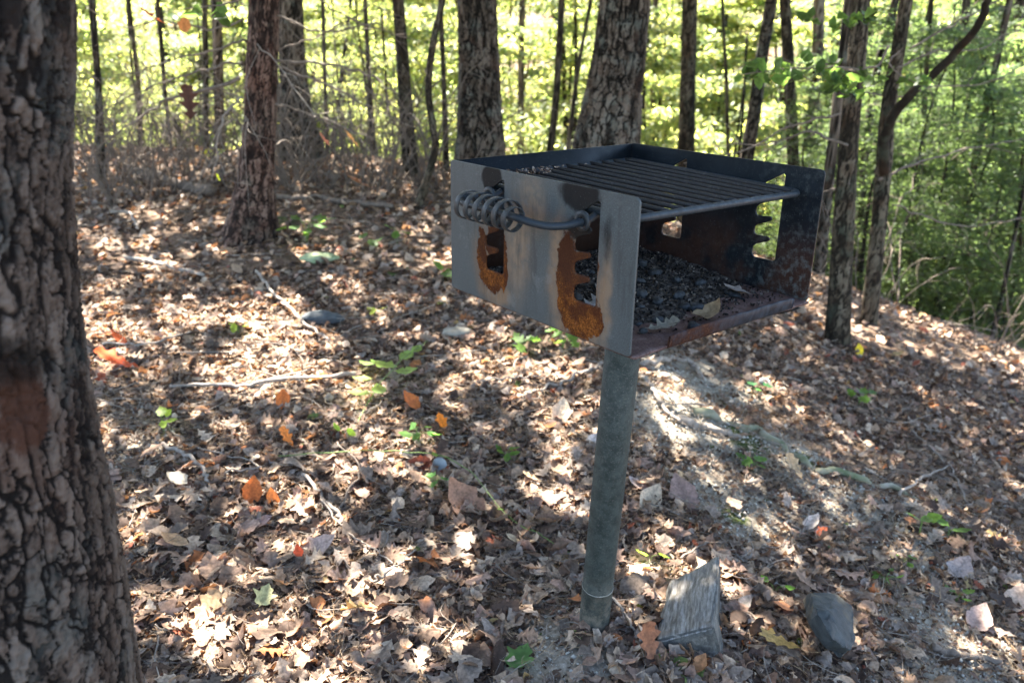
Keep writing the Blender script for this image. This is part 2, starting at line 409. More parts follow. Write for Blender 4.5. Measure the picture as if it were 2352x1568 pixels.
def m_lip():
    n=NT('rusted_blue_black_lip',.7,.08); v=n.tc(); s=n.noise(v,220,5,.75); sx=n.n.new('ShaderNodeSeparateXYZ'); n.l.new(warp(n,v,.09,26,5),sx.inputs[0])
    r=n.math('MULTIPLY',n.ss(sx.outputs[0],.16,.30,1,.12),n.ss(n.noise(n.vmap(v,(1,1,1)),46,5,.7),.35,.58,.5,1))
    rc=n.ramp(s,[(.3,(.008,.004,.003)),(.55,(.045,.017,.009)),(.8,(.13,.075,.045))])
    bl=n.ramp(n.noise(n.vmap(v,(1,1,.3)),90,5,.7),[(.35,(.005,.008,.012)),(.7,(.03,.042,.055))])
    return n.fin(n.mix(r,bl,rc),n.ss(r,0,1,.4,.9),n.bump(s,.5,.0015))
def m_rod(name,c1,c2,rough=.45,dust=.5):
    n=NT(name,rough,.28); v=n.tc(); f=n.noise(v,150,5,.7); g=n.noise(v,22,4)
    gm=n.n.new('ShaderNodeNewGeometry'); sx=n.n.new('ShaderNodeSeparateXYZ')
    col=n.mix(g,c1,c2)
    col=n.mix(n.ss(f,.5,.7,0,dust),col,(.085,.075,.068))
    return n.fin(col,n.ss(f,.3,.7,rough,rough+.35),n.bump(f,.5,.0015))
M['side']=m_side(); M['blk']=m_black('sooty_black_steel'); M['floor']=m_floor(); M['lip']=m_lip()
M['rod']=m_rod('blue_black_steel_rod',(.006,.010,.014),(.015,.023,.030),.38,.1)
M['bar']=m_rod('grate_bar_steel',(.007,.007,.007),(.020,.018,.017),.6,.55)
M['coil']=m_rod('strap_steel',(.008,.011,.013),(.018,.023,.026),.36,.15)
def slot_poly(y0):   # y0 = front straight edge ; teeth point to it
    P=[(0,.069),(.0,.240),(.003,.244),(.008,.242),(.052,.216),(.058,.211),(.059,.206),(.055,.201),(.024,.196),(.020,.193),(.020,.189),(.024,.186),(.052,.176),(.0585,.170),(.060,.160),(.058,.154),
       (.054,.151),(.024,.154),(.0205,.151),(.020,.147),(.024,.144),(.052,.133),(.058,.128),(.059,.118),(.056,.113),(.052,.1115),(.024,.112),(.020,.109),(.020,.105),(.024,.102),(.051,.092),(.057,.086),(.058,.071),(.055,.066),(.050,.0645),(.006,.0645),(.002,.066)]
    return [(y0+a,b) for a,b in P]
def rrect(w,h,r,rc=(1,1,1,1),n=6):
    out=[]
    for (cx,cy,a0,f) in ((r,r,180,rc[0]),(w-r,r,270,rc[1]),(w-r,h-r,0,rc[2]),(r,h-r,90,rc[3])):
        rr=r*f if f else 0
        ccx=rr if cx==r else w-rr; ccy=rr if cy==r else h-rr
        if rr==0: out.append((ccx,ccy)); continue
        for i in range(n+1):
            a=R_(a0+90*i/n); out.append((ccx+rr*math.cos(a),ccy+rr*math.sin(a)))
    return out
def plate(name,outline,holes,thick,place,mat):
    """flat steel plate cut with holes; place maps (a,b,c) -> grill coordinates"""
    cu=bpy.data.curves.new(name,'CURVE'); cu.dimensions='2D'; cu.fill_mode='BOTH'; cu.extrude=thick/2-.0006; cu.bevel_depth=.0006; cu.bevel_resolution=1; cu.offset=-.0006
    for pl in [outline]+holes:
        s=cu.splines.new('POLY'); s.points.add(len(pl)-1); s.use_cyclic_u=True
        for i,(a,b) in enumerate(pl): s.points[i].co=(a,b,0,1)
    tmp=bpy.data.objects.new('tmp_plate',cu); COL.objects.link(tmp)
    dg=bpy.context.evaluated_depsgraph_get(); me=bpy.data.meshes.new_from_object(tmp.evaluated_get(dg))
    bpy.data.objects.remove(tmp)
    me.materials.clear(); me.materials.append(mat)
    for v in me.vertices: v.co=place(v.co.x,v.co.y,v.co.z)
    me.name=name; me.update()
    o=bpy.data.objects.new(name,me); COL.objects.link(o); o.parent=grill; o.matrix_local=MB
    return o
T=.0045
# sides of the plate that face in and out get their own materials (outside grey paint, inside soot)
def two_face(o,inner_sign,outm,inm):
    me=o.data; me.materials.clear(); me.materials.append(outm); me.materials.append(inm)
    for p in me.polygons: p.material_index=1 if p.normal.x*inner_sign>.5 else 0
sl=plate('side_panel',rrect(GD,GH,.010,(0.6,.6,1,1)),[slot_poly(.084),slot_poly(.334)],T,lambda a,b,c:(c-T/2,a,b),M['side'])
bm=bmesh.new(); bm.from_mesh(sl.data); bmesh.ops.recalc_face_normals(bm,faces=bm.faces); bm.to_mesh(sl.data); bm.free(); two_face(sl,1,M['side'],M['blk'])
sl['label']='grey left side panel with rusted notched slots'
sr=plate('side_panel',rrect(GD,GH,.010,(0.6,.6,1,1)),[slot_poly(.084),slot_poly(.334)],T,lambda a,b,c:(GW+T/2+c,a,b),M['blk'])
bm=bmesh.new(); bm.from_mesh(sr.data); bmesh.ops.recalc_face_normals(bm,faces=bm.faces); bm.to_mesh(sr.data); bm.free()
sr['label']='sooty black right side panel'
def box(x0,x1,y0,y1,z0,z1):
    V=np.array([(x,y,z) for x in(x0,x1) for y in(y0,y1) for z in(z0,z1)],float)
    F=np.array([(0,1,3,2),(4,6,7,5),(0,4,5,1),(2,3,7,6),(0,2,6,4),(1,5,7,3)]); return V,F
def bevelled(name,V,F,w,mat,parent=grill):
    o=gpart(name,V,F,mat,parent); bm=bmesh.new(); bm.from_mesh(o.data)
    bmesh.ops.bevel(bm,geom=list(bm.edges),offset=w,segments=2,affect='EDGES'); bm.to_mesh(o.data); bm.free(); return o
bevelled('back_panel',*box(.0008,GW-.0008,GD-.0055,GD-.001,.0025,GH-.0015),.0008,M['blk'])
# floor: slightly uneven rusted sheet with ragged front edge
nxp,nyp=60,50
fx=np.linspace(.0006,GW-.0006,nxp); fy=np.linspace(0,1,nyp)
FX,FT=np.meshgrid(fx,fy,indexing='ij')
front=-.003-.0016*(vn(FX*60,3.)-.5)*2-.003*(np.abs(FX-.255)/.255)**3
FY=front+(GD-.006-front)*FT; FZ=.0015*(fbm(FX*18,FY*18,1)-.5)*2
top=np.stack([FX,FY,FZ+.001],-1).reshape(-1,3); bot=top-np.array([0,0,.0045])
idx=np.arange(nxp*nyp).reshape(nxp,nyp); qd=lambda I:np.stack([I[:-1,:-1],I[1:,:-1],I[1:,1:],I[:-1,1:]],-1).reshape(-1,4)
nb=nxp*nyp
def rim(loop): return np.array([(loop[(i+1)%len(loop)],loop[i],loop[i]+nb,loop[(i+1)%len(loop)]+nb) for i in range(len(loop))])
loop=list(idx[:,0])+list(idx[-1,1:])+list(idx[-2::-1,-1])+list(idx[0,-2:0:-1])
fl=gpart('floor_plate',np.vstack([top,bot]),[np.concatenate([qd(idx),qd(idx)[:,::-1]+nb,rim(loop)])],M['floor'],smooth=False)
# front lip: bent-up flange along the middle of the front edge
lx=np.linspace(.085,.450,60); prof=[(0.0035,-.004),(-.004,-.0035),(-.0068,.001),(-.0085,.012),(-.0095,.0215),(-.0075,.0232),(-.0055,.0215),(-.0045,.011),(-.0025,.003),(.0035,.0012)]
LV=[];
for i,x in enumerate(lx):
    e=min(1,min(i,59-i)/3.); 
    for (a,b) in prof:
        h=b if b<.004 else b*(1+.08*(vn(x*40,7.)-.5)-.12*(1-e))
        LV.append((x+.002*(vn(b*300,i)-.5)*(1-e),a+.0012*(vn(x*30,2.)-.5),h))
k=len(prof); I=np.arange(60*k).reshape(60,k)
a=I[:-1];b=I[1:]
LQ=np.stack([a,b,np.roll(b,-1,1),np.roll(a,-1,1)],-1).reshape(-1,4)
lip=gpart('front_lip',np.array(LV),[LQ,np.array([I[0][::-1]]),np.array([I[-1]])],M['lip'],fl)
# grate
GZ=.2065
def gz(y,x=.25): return .2165-.012*(x-.25)*(1-2*np.asarray(y))+.016*np.asarray(y)
gr_=thing('cooking_grate','','',(0,0,0)); 
for kk in ('label','category'):
    if kk in gr_: del gr_[kk]
gr_.parent=grill; gr_.matrix_local=MB
def rod(name,pts,r,mat,parent,n=40,sides=12,tap=None):
    V,F=tube1(pts,tap or [r,r],n,sides); return gpart(name,V,F,mat,parent,smooth=True)
rr=.0068
rod('front_rod',[(x,y,float(gz(y,x))) for x,y in [(.020,.10),(.020,.065),(.027,.046),(.05,.036),(.15,.036),(.3,.036),(.44,.036),(.478,.037),(.490,.046),(.494,.065),(.494,.2),(.494,.35),(.494,.49)]],rr,M['rod'],gr_,120)
rod('back_rod',[(x,.49,float(gz(.49,x))) for x in (.022,.2,.486)],rr*.9,M['rod'],gr_)
rod('side_rod',[(.020,y,float(gz(y,.02))) for y in (.095,.3,.488)],rr,M['rod'],gr_)
nb_=13
for i in range(nb_):
    x=.036+i*(.478-.036)/(nb_-1)
    x2=x+random.uniform(-.002,.002)
    y0=.040 if x<.465 else .05
    V,F=tube1([(xx,y,float(gz(y,x))+.0035) for xx,y in ((x,y0),(x,.2),(x2,.35),(x2,.491))],[.0041,.0041],26,10,.0005,i)
    gpart('bar',V,F,M['bar'],gr_,True)
hz=GZ+.001
hpts=[(.022,.116,hz+.008),(.012,.116,hz+.004),(0,.117,hz-.001),(-.022,.119,hz-.003),(-.044,.126,hz-.006),(-.064,.142,hz-.007),(-.079,.168,hz-.004),(-.086,.20,hz),(-.087,.26,hz+.001),(-.087,.31,hz+.001),(-.086,.345,hz+.001),(-.080,.368,hz+.002),(-.062,.381,hz+.003),(-.04,.380,hz+.004),(-.015,.372,hz+.004),(.0,.369,hz+.003),(.022,.368,hz+.012)]
rod('handle_rod',hpts,.0066,M['rod'],gr_,110,14)
# coil: flat strap wound round the handle
def strap(cen,axis_pts,rad,turns,wid,th,name):
    n=int(turns*36); V=[]
    for i in range(n+1):
        f=i/n; a=2*math.pi*turns*f+.6; y=.190+(.356-.190)*f
        rd=rad if i>14 else rad-(rad-.0085)*(1-i/14)**1.3
        if i>n-10: rd=rad-(rad-.0095)*((i-(n-10))/10)**1.3
        for (dr,dy) in ((-th/2,-wid/2),(th/2,-wid/2),(th/2,wid/2),(-th/2,wid/2)):
            V.append((-.087+(rd+dr)*math.cos(a),y+dy,hz+.001+(rd+dr)*math.sin(a)))
    I=np.arange((n+1)*4).reshape(n+1,4); a_,b_=I[:-1],I[1:]
    Q=np.stack([a_,np.roll(a_,-1,1),np.roll(b_,-1,1),b_],-1).reshape(-1,4)
    return np.array(V),[np.concatenate([Q,I[:1][:,::-1],I[-1:]])]
V,F=strap(None,None,.0255,6.2,.0122,.0022,'x')
co=gpart('coil_handle',V,F,M['coil'],gr_,False)
mdb=co.modifiers.new('b','BEVEL'); mdb.width=.0005; mdb.segments=2
def ring(cx,cy,cz,R,wid,th,n=28):
    V=[]
    for i in range(n):
        a=2*math.pi*i/n
        for (dr,dx) in ((-th/2,-wid/2),(th/2,-wid/2),(th/2,wid/2),(-th/2,wid/2)):
            V.append((cx+dx,cy+(R+dr)*math.cos(a),cz+(R+dr)*math.sin(a)))
    I=np.arange(n*4).reshape(n,4);b_=np.roll(I,-1,0)
    return np.array(V),[np.stack([I,np.roll(I,-1,1),np.roll(b_,-1,1),b_],-1).reshape(-1,4)]
for (yy,zz) in ((.118,hz-.001),(.371,hz+.003)):
    V,F=ring(-.011,yy,zz,.0125,.004,.010); gpart('stop_collar',V,F,M['coil'],gr_,True)
# post: pipe with a collar seam
ax=-pd; topc=b2w((GW/2,GD/2,-.004))
pp=[]; Lp=np.linalg.norm(post_b-topc)
n_,b0=48,post_b+pd*.12
u1=np.cross(ax,[0,1,0]);u1/=np.linalg.norm(u1);u2=np.cross(ax,u1)
hts=np.array([0,.12,.16,.3,.305,.309,.3105,.3135,.315,.319,.45,.6,.75,.9]);  tot=np.linalg.norm(topc-b0)
seam=.262
hts=np.concatenate([[0,.06,.12,.2],seam+np.array([-.002,-.0008,.0008,.002]),[seam+.05,.45,.6,tot]])
rad=np.array([.0385]*4+[.0385,.0392,.0392,.038]+[.038]*4)
V=[];
for h_,r_ in zip(hts,rad):
    for i in range(n_):
        a=2*math.pi*i/n_; V.append(b0+ax*h_+r_*(math.cos(a)*u1+math.sin(a)*u2))
I=np.arange(len(hts)*n_).reshape(-1,n_); a_,b_=I[:-1],I[1:]
Q=np.stack([a_,np.roll(a_,-1,1),np.roll(b_,-1,1),b_],-1).reshape(-1,4)
def m_post():
    n=NT('weathered_dark_steel_pipe',.65,.2); v=n.tc(); s=n.noise(v,190,5,.8); a=n.noise(v,7,5,.6)
    col=n.mix(n.ss(n.noise(v,38,6,.75),.35,.65),n.mix(a,(.010,.014,.012),(.020,.026,.023)),n.mix(a,(.026,.034,.030),(.045,.052,.046)))
    col=n.mix(n.ss(s,.5,.68,0,.5),col,(.12,.115,.10))
    d=n.vor(v,150.); col=n.mix(n.ss(d,.04,.14,.55,0),col,(.2,.18,.15))
    sx=n.n.new('ShaderNodeSeparateXYZ'); n.l.new(warp(n,v,.12,12,5),sx.inputs[0])
    mud=n.math('MULTIPLY',n.ss(sx.outputs[2],.0,.24,1,0),n.ss(n.noise(v,34,6,.75),.38,.62)); col=n.mix(n.math('MULTIPLY',mud,.75),col,(.15,.125,.095))
    sx2=n.n.new('ShaderNodeSeparateXYZ'); n.l.new(v,sx2.inputs[0])
    sm=ell(n,v,(0,0,0),(1,1,1))
    return n.fin(col,n.ss(s,.4,.6,.5,.8),n.bump(s,.5,.0012))
po=mesh('post',np.array(V),[Q,I[-1:]],M.setdefault('post',m_post()),grill,None,True,base)
# pale seam line round the post
V=[]
for h_,r_ in ((seam-.0006,.0393),(seam-.0006,.0399),(seam+.0012,.0397),(seam+.0012,.0391)):
    for i in range(n_):
        a=2*math.pi*i/n_; V.append(b0+ax*(h_+.0012*vn(i*.5,3.))+r_*(math.cos(a)*u1+math.sin(a)*u2))
I=np.arange(4*n_).reshape(4,n_); a_=I;b_=np.roll(I,-1,0)
mesh('seam_ring',np.array(V),[np.stack([a_,np.roll(a_,-1,1),np.roll(b_,-1,1),b_],-1).reshape(-1,4)],m_simple('pale_seam',(.14,.14,.12),(.34,.32,.27),90),po,None,True,base)
# mounting socket under the box
V=[];sk=np.linalg.norm(topc-b0)
for h_,r_ in ((sk-.03,.0382),(sk-.03,.044),(sk-.001,.044),(sk-.001,.0382)):
    for i in range(n_):
        a=2*math.pi*i/n_; V.append(b0+ax*h_+r_*(math.cos(a)*u1+math.sin(a)*u2))
mesh('post_socket',np.array(V),[np.stack([a_,np.roll(a_,-1,1),np.roll(b_,-1,1),b_],-1).reshape(-1,4)],M['blk'],grill,None,True,base)
# wasp-mud blob on post
bpos=campt(1411,1012,1.835)
def blob(c,r,seed,sub=2,sq=(1,1,1)):
    bm=bmesh.new(); bmesh.ops.create_icosphere(bm,subdivisions=sub,radius=1); V=np.array([v.co[:] for v in bm.verts]);F=np.array([[v.index for v in f.verts] for f in bm.faces]); bm.free()
    V=V*(1+.5*(fbm(V[:,0]*1.7+seed,V[:,1]*1.7,V[:,2]*1.7,3)[:,None]-.5)*2*.8)
    return V*np.array(sq)*r+np.asarray(c),F

# ================================================================= LEAVES (shapes)
def leaf_grid(kind):
    if kind=='oak':
        t=[0,.06,.14,.22,.30,.37,.45,.54,.61,.69,.78,.85,.93,1.0]
        w=[.006,.008,.05,.20,.085,.10,.34,.13,.14,.36,.14,.16,.20,.0]
        sh=[0,0,0,.06,.0,.02,.10,.02,.02,.1,.01,.03,.04,0]
    elif kind=='oval':
        t=[0,.08,.18,.3,.42,.55,.68,.8,.9,1.0]; w=[.004,.01,.13,.24,.29,.29,.25,.17,.09,0]; sh=[0]*10
    elif kind=='beech':
        t=list(np.linspace(0,1,15)); w=[.004,.01,.12,.2,.27,.30,.33,.33,.32,.29,.25,.2,.13,.07,0]; w=[a*(1.0 if i%2 else .92) for i,a in enumerate(w)]; sh=[0]*15
    elif kind=='maple':
        t=[0,.14,.2,.26,.34,.42,.5,.58,.66,.74,.84,1.0]; w=[.005,.008,.12,.32,.22,.3,.48,.24,.17,.27,.10,0]; sh=[0,0,-.1,-.03,.02,.06,.16,.03,.0,.07,0,0]
    elif kind=='scrap':
        t=[0,.3,.65,1.]; w=[.12,.33,.26,.05]; sh=[0]*4
    elif kind=='low':
        t=[0,.25,.5,.75,1.]; w=[.01,.2,.32,.2,.0]; sh=[0]*5
    elif kind=='needle':
        t=[0,.5,1.]; w=[.018,.02,.008]; sh=[0]*3
    s=np.array([-1,-.5,0,.5,1.]) if kind not in('scrap','low','needle') else np.array([-1,0,1.])
    t,w,sh=map(np.array,(t,w,sh))
    X=w[:,None]*s[None]; Y=t[:,None]+sh[:,None]*np.abs(s)[None]**2
    m,k=X.shape; I=np.arange(m*k).reshape(m,k)
    Q=np.stack([I[:-1,:-1],I[:-1,1:],I[1:,1:],I[1:,:-1]],-1).reshape(-1,4)
    return np.stack([X.ravel(),Y.ravel()-.5],1),Q,np.broadcast_to(np.abs(s)[None],X.shape).ravel()
def rotm(yaw,tx,ty):
    cy,sy=np.cos(yaw),np.sin(yaw);cx,sx=np.cos(tx),np.sin(tx);cz,sz=np.cos(ty),np.sin(ty)
    z=np.zeros_like(cy);o=np.ones_like(cy)
    Rz=np.stack([cy,-sy,z,sy,cy,z,z,z,o],-1).reshape(-1,3,3)
    Rx=np.stack([o,z,z,z,cx,-sx,z,sx,cx],-1).reshape(-1,3,3)
    Ry=np.stack([cz,z,sz,z,o,z,-sz,z,cz],-1).reshape(-1,3,3)
    return Rz@Rx@Ry
def leaves(kind,pos,size,yaw,tx,ty,kl,kw,col,wav=.03,rg=rng):
    G,Q,s=leaf_grid(kind); N=len(pos); nv=len(G)
    x=G[None,:,0]*(1+.25*(rg.random((N,1))-.5)); y=np.broadcast_to(G[None,:,1],(N,nv))
    kl=np.asarray(kl)[:,None];kw=np.asarray(kw)[:,None]
    ph=rg.random((N,1))*6.28
    if kind in('oval','beech','oak','maple'): x=x*(1+.16*np.sign(x)*np.sin(y*19+ph*3)*(rg.random((N,1)))+.13*np.sin(y*(31+9*rg.random((N,1)))+ph)+.10*(rg.random((N,nv))-.5))
    x=x+.06*np.sin(y*3+ph)                         # slightly bent midrib
    # bend across the midrib, then along it
    kk=np.where(np.abs(kw)<.05,.05,kw); X2=np.sin(kk*x)/kk; Z=(1-np.cos(kk*x))/kk
    Z=Z+wav*np.sin(y*14+ph*2+x*8)*np.abs(x)*3+wav*.5*np.sin(y*25+ph)*s
    ka=np.where(np.abs(kl)<.05,.05,kl); rad=1/ka-Z
    Y2=rad*np.sin(ka*y); Z2=1/ka-rad*np.cos(ka*y)
    L=np.stack([X2,Y2,Z2],-1)*np.asarray(size)[:,None,None]
    W=np.einsum('nij,nvj->nvi',rotm(np.asarray(yaw),np.asarray(tx),np.asarray(ty)),L)+np.asarray(pos)[:,None,:]
    F=(Q[None]+(np.arange(N)*nv)[:,None,None]).reshape(-1,4)
    C=np.asarray(col)[:,None,:]*(1-.22*(s[None,:,None]<.1)+.0)*(.9+.25*rg.random((N,nv,1)))
    return W.reshape(-1,3),F,C.reshape(-1,3)
PAL=np.array([1.09,1.0,.93])*.96*np.array([(.30,.235,.175),(.20,.145,.11),(.10,.072,.055),(.23,.20,.175),(.23,.165,.135),(.40,.34,.27),(.06,.042,.034),(.15,.125,.105),(.33,.14,.06),(.20,.07,.045),(.30,.23,.11),(.10,.14,.045)])
PW=np.array([.15,.15,.15,.14,.10,.09,.12,.10,.007,.007,.003,.002]);PW/=PW.sum()
def palette(n,rg=rng): return PAL[rg.choice(len(PAL),n,p=PW)]*(.75+.5*rg.random((n,1)))

# ---- litter: scattered over what the photo shows (plus a margin)
def frustum_pts(n,y0,y1,dens=None,marg=.45,rg=rng):
    out=[];tot=0
    while tot<n:
        m=n*2; 
        y=np.sqrt(rg.random(m)*(y1**2-y0**2)+y0**2); hw=.72*y+marg; x=(rg.random(m)*2-1)*hw
        if dens is not None:
            k=rg.random(m)<dens(x,y); x,y=x[k],y[k]
        out.append(np.stack([x,y],1)); tot+=len(x)
    return np.concatenate(out)[:n]
def dl(x,y): return (1-.96*np.clip(1.35*bare(x,y),0,1))*(.45+.9*sstep(.3,.65,fbm(x*2.5,y*2.5,9.,3)))
def df(x,y): return 1-.8*np.clip(1.2*bare(x,y),0,1)
def lay(kind,n,y0,y1,smin,smax,lift,dens,curl=1.,tilt=.45,rg=rng,pal=None,acc=None,marg=.45):
    p=frustum_pts(n,y0,y1,dens,marg,rg); z=terr(p[:,0],p[:,1])+rg.random(n)**1.5*lift+.002
    sz=smin+(smax-smin)*rg.random(n)**1.6
    c=palette(n,rg) if pal is None else pal(n)
    V,F,C=leaves(kind,np.stack([p[:,0],p[:,1],z+sz*.03],1),sz,rg.random(n)*6.28,rg.normal(0,tilt,n),rg.normal(0,tilt,n),rg.normal(0,1.5*curl,n),rg.normal(0,2.6*curl,n),c,.035,rg)
    acc.add(V,F,C)
A=Acc()
lay('oak',2900,.85,2.7,.035,.10,.02,dl,acc=A,tilt=.33)
lay('oval',3300,.85,2.7,.025,.08,.02,dl,1.4,acc=A,tilt=.38)
lay('beech',1300,.85,2.7,.03,.085,.022,dl,1.2,acc=A,tilt=.35)
lay('oak',420,.85,2.6,.07,.125,.035,dl,acc=A,tilt=.4)
lay('beech',330,.85,2.6,.06,.12,.035,dl,1.3,acc=A,tilt=.45)
lay('oak',360,.85,2.6,.06,.12,.03,dl,.45,acc=A,tilt=.2)
lay('beech',220,.85,2.6,.06,.115,.03,dl,.5,acc=A,tilt=.22)
lay('maple',150,.85,2.6,.05,.10,.03,dl,.6,acc=A,tilt=.25)
lay('oak',3000,2.7,4.6,.035,.10,.025,dl,acc=A,tilt=.35)
lay('oval',6800,2.7,4.6,.025,.08,.025,dl,1.3,acc=A,tilt=.4)
lay('low',24000,4.6,9.5,.035,.10,.035,dl,acc=A,tilt=.4)
def bank(cu,cv,r0,r1,n,seed):
    rg=np.random.default_rng(seed); c=gp(cu,cv); a=rg.random(n)*6.28; r=r0+(r1-r0)*rg.random(n); x=c[0]+np.cos(a)*r; y=c[1]+np.sin(a)*r*.8
    z=terr(x,y)+.01+.03*rg.random(n)*np.clip(1-(r-r0)/(r1-r0),0,1)
    for kd in ('oak','oval','scrap'):
        m=rg.random(n)<.4; k=m.sum(); sz=rg.uniform(.03,.08,k)
        V,F,C=leaves(kd,np.stack([x,y,z],1)[m],sz,rg.random(k)*6.28,rg.normal(0,.5,k),rg.normal(0,.5,k),rg.normal(0,1.4,k),rg.normal(0,2.5,k),palette(k,rg),.03,rg); A.add(V,F,C)
for q in [(1590,1500,.10,.20,150,1),(1910,1470,.06,.14,90,2),(1368,1452,.045,.11,50,3),(585,545,.2,.4,160,4),(1922,790,.08,.2,70,5),(1500,1560,.02,.2,120,6)]: bank(*q)
V,F,C=A.out(); solo('leaf_litter',V,F,M['dead'],'loose brown and tan fallen leaves carpeting the forest floor','leaf litter',(0,2,0),kind='stuff',col=C,smooth=True)
A=Acc()
dkp=lambda n:palette(n)*.78  # crumb colours darkened so the gaps between leaves stay dark
lay('scrap',52000,.85,2.8,.007,.032,.010,df,1.2,.5,acc=A,pal=dkp)
lay('scrap',32000,2.8,4.8,.012,.04,.012,df,1.2,.5,acc=A,pal=dkp)
lay('low',14000,.85,2.8,.015,.045,.014,df,2.,.5,acc=A,pal=lambda n:palette(n)*.8)
V,F,C=A.out(); solo('leaf_crumbs',V,F,M['dead'],'fine crumbled leaf pieces between the fallen leaves','leaf crumbs',(0,2,0),kind='stuff',col=C,smooth=True)
# far slope litter, sunlit hillside
A=Acc(); n=26000
y=9+rng.random(n)**.7*45; x=(rng.random(n)*2-1)*(.75*y+2); z=terr(x,y)+.02
V,F,C=leaves('low',np.stack([x,y,z],1),.12+.14*rng.random(n),rng.random(n)*6.28,rng.normal(0,.4,n),rng.normal(0,.4,n),rng.normal(0,1,n),rng.normal(0,2,n),palette(n))
A.add(V,F,C); V,F,C=A.out(); solo('hillside_litter',V,F,M['dead'],'fallen leaves on the slope beyond the crest','leaf litter',(0,20,0),kind='stuff',col=C)
# fine twigs, stems and pine needles
def twigs(n,y0,y1,l0,l1,r0,r1,lift=.02,marg=.4,K=6):
    p=frustum_pts(n,y0,y1,None,marg); th=rng.random(n)*6.28; L=l0+(l1-l0)*rng.random(n)**2
    t=np.linspace(-.5,.5,K); cv=rng.normal(0,.25,n)
    lx=t[None]*L[:,None]; ly=cv[:,None]*L[:,None]*(t[None]**2)*2+rng.normal(0,.02,(n,K))*L[:,None]
    X=p[:,0:1]+lx*np.cos(th)[:,None]-ly*np.sin(th)[:,None]; Y=p[:,1:2]+lx*np.sin(th)[:,None]+ly*np.cos(th)[:,None]
    Z=terr(X,Y)+.006+lift*rng.random((n,1))+ (t[None]+.5)*rng.random((n,1))*.25*L[:,None]*(rng.random((n,1))<.35)
    r=r0+(r1-r0)*rng.random(n)**3
    return tubes(np.stack([X,Y,Z],-1),r[:,None]*np.linspace(1,.55,K)[None],4)
A=Acc(); V,F=twigs(4200,.85,3.2,.04,.20,.0006,.0022); A.add(V,F)
V,F=twigs(1300,3.,8.5,.10,.5,.0015,.005); A.add(V,F)
V,F,C=A.out(); solo('twig_litter',V,F,M['twig'],'thin pale dead twigs scattered through the fallen leaves','twigs',(0,2,0),kind='stuff')
A=Acc(); V,F=twigs(7500,.85,3.4,.03,.13,.0004,.0010,.018); A.add(V,F)
V,F,C=A.out(); solo('needle_litter',V,F,m_simple('dry_needles',(.2,.12,.06),(.42,.3,.18),60),'dry grass stems and pine needles in the leaf litter','pine needles',(0,2,0),kind='stuff')
# grit on bare soil
p=frustum_pts(9000,.9,3.6,lambda x,y:np.clip(bare(x,y),.04,1)**1.3); n=len(p)
ic=np.array([(1,0,0),(-1,0,0),(0,1,0),(0,-1,0),(0,0,1),(0,0,-1)],float); fc=np.array([(0,2,4),(2,1,4),(1,3,4),(3,0,4),(2,0,5),(1,2,5),(3,1,5),(0,3,5)])
r=.0016+.007*rng.random(n)**4; P=np.stack([p[:,0],p[:,1],terr(p[:,0],p[:,1])+r*.4+.002],1)
V=(P[:,None]+ic[None]*r[:,None,None]*(.6+.7*rng.random((n,6,1)))).reshape(-1,3); F=(fc[None]+(np.arange(n)*6)[:,None,None]).reshape(-1,3)
solo('soil_grit',V,F,m_simple('grit',(.2,.18,.15),(.5,.47,.4),30),'small grit and crumbs of pale soil round the post','grit',(0,2,0),kind='stuff')

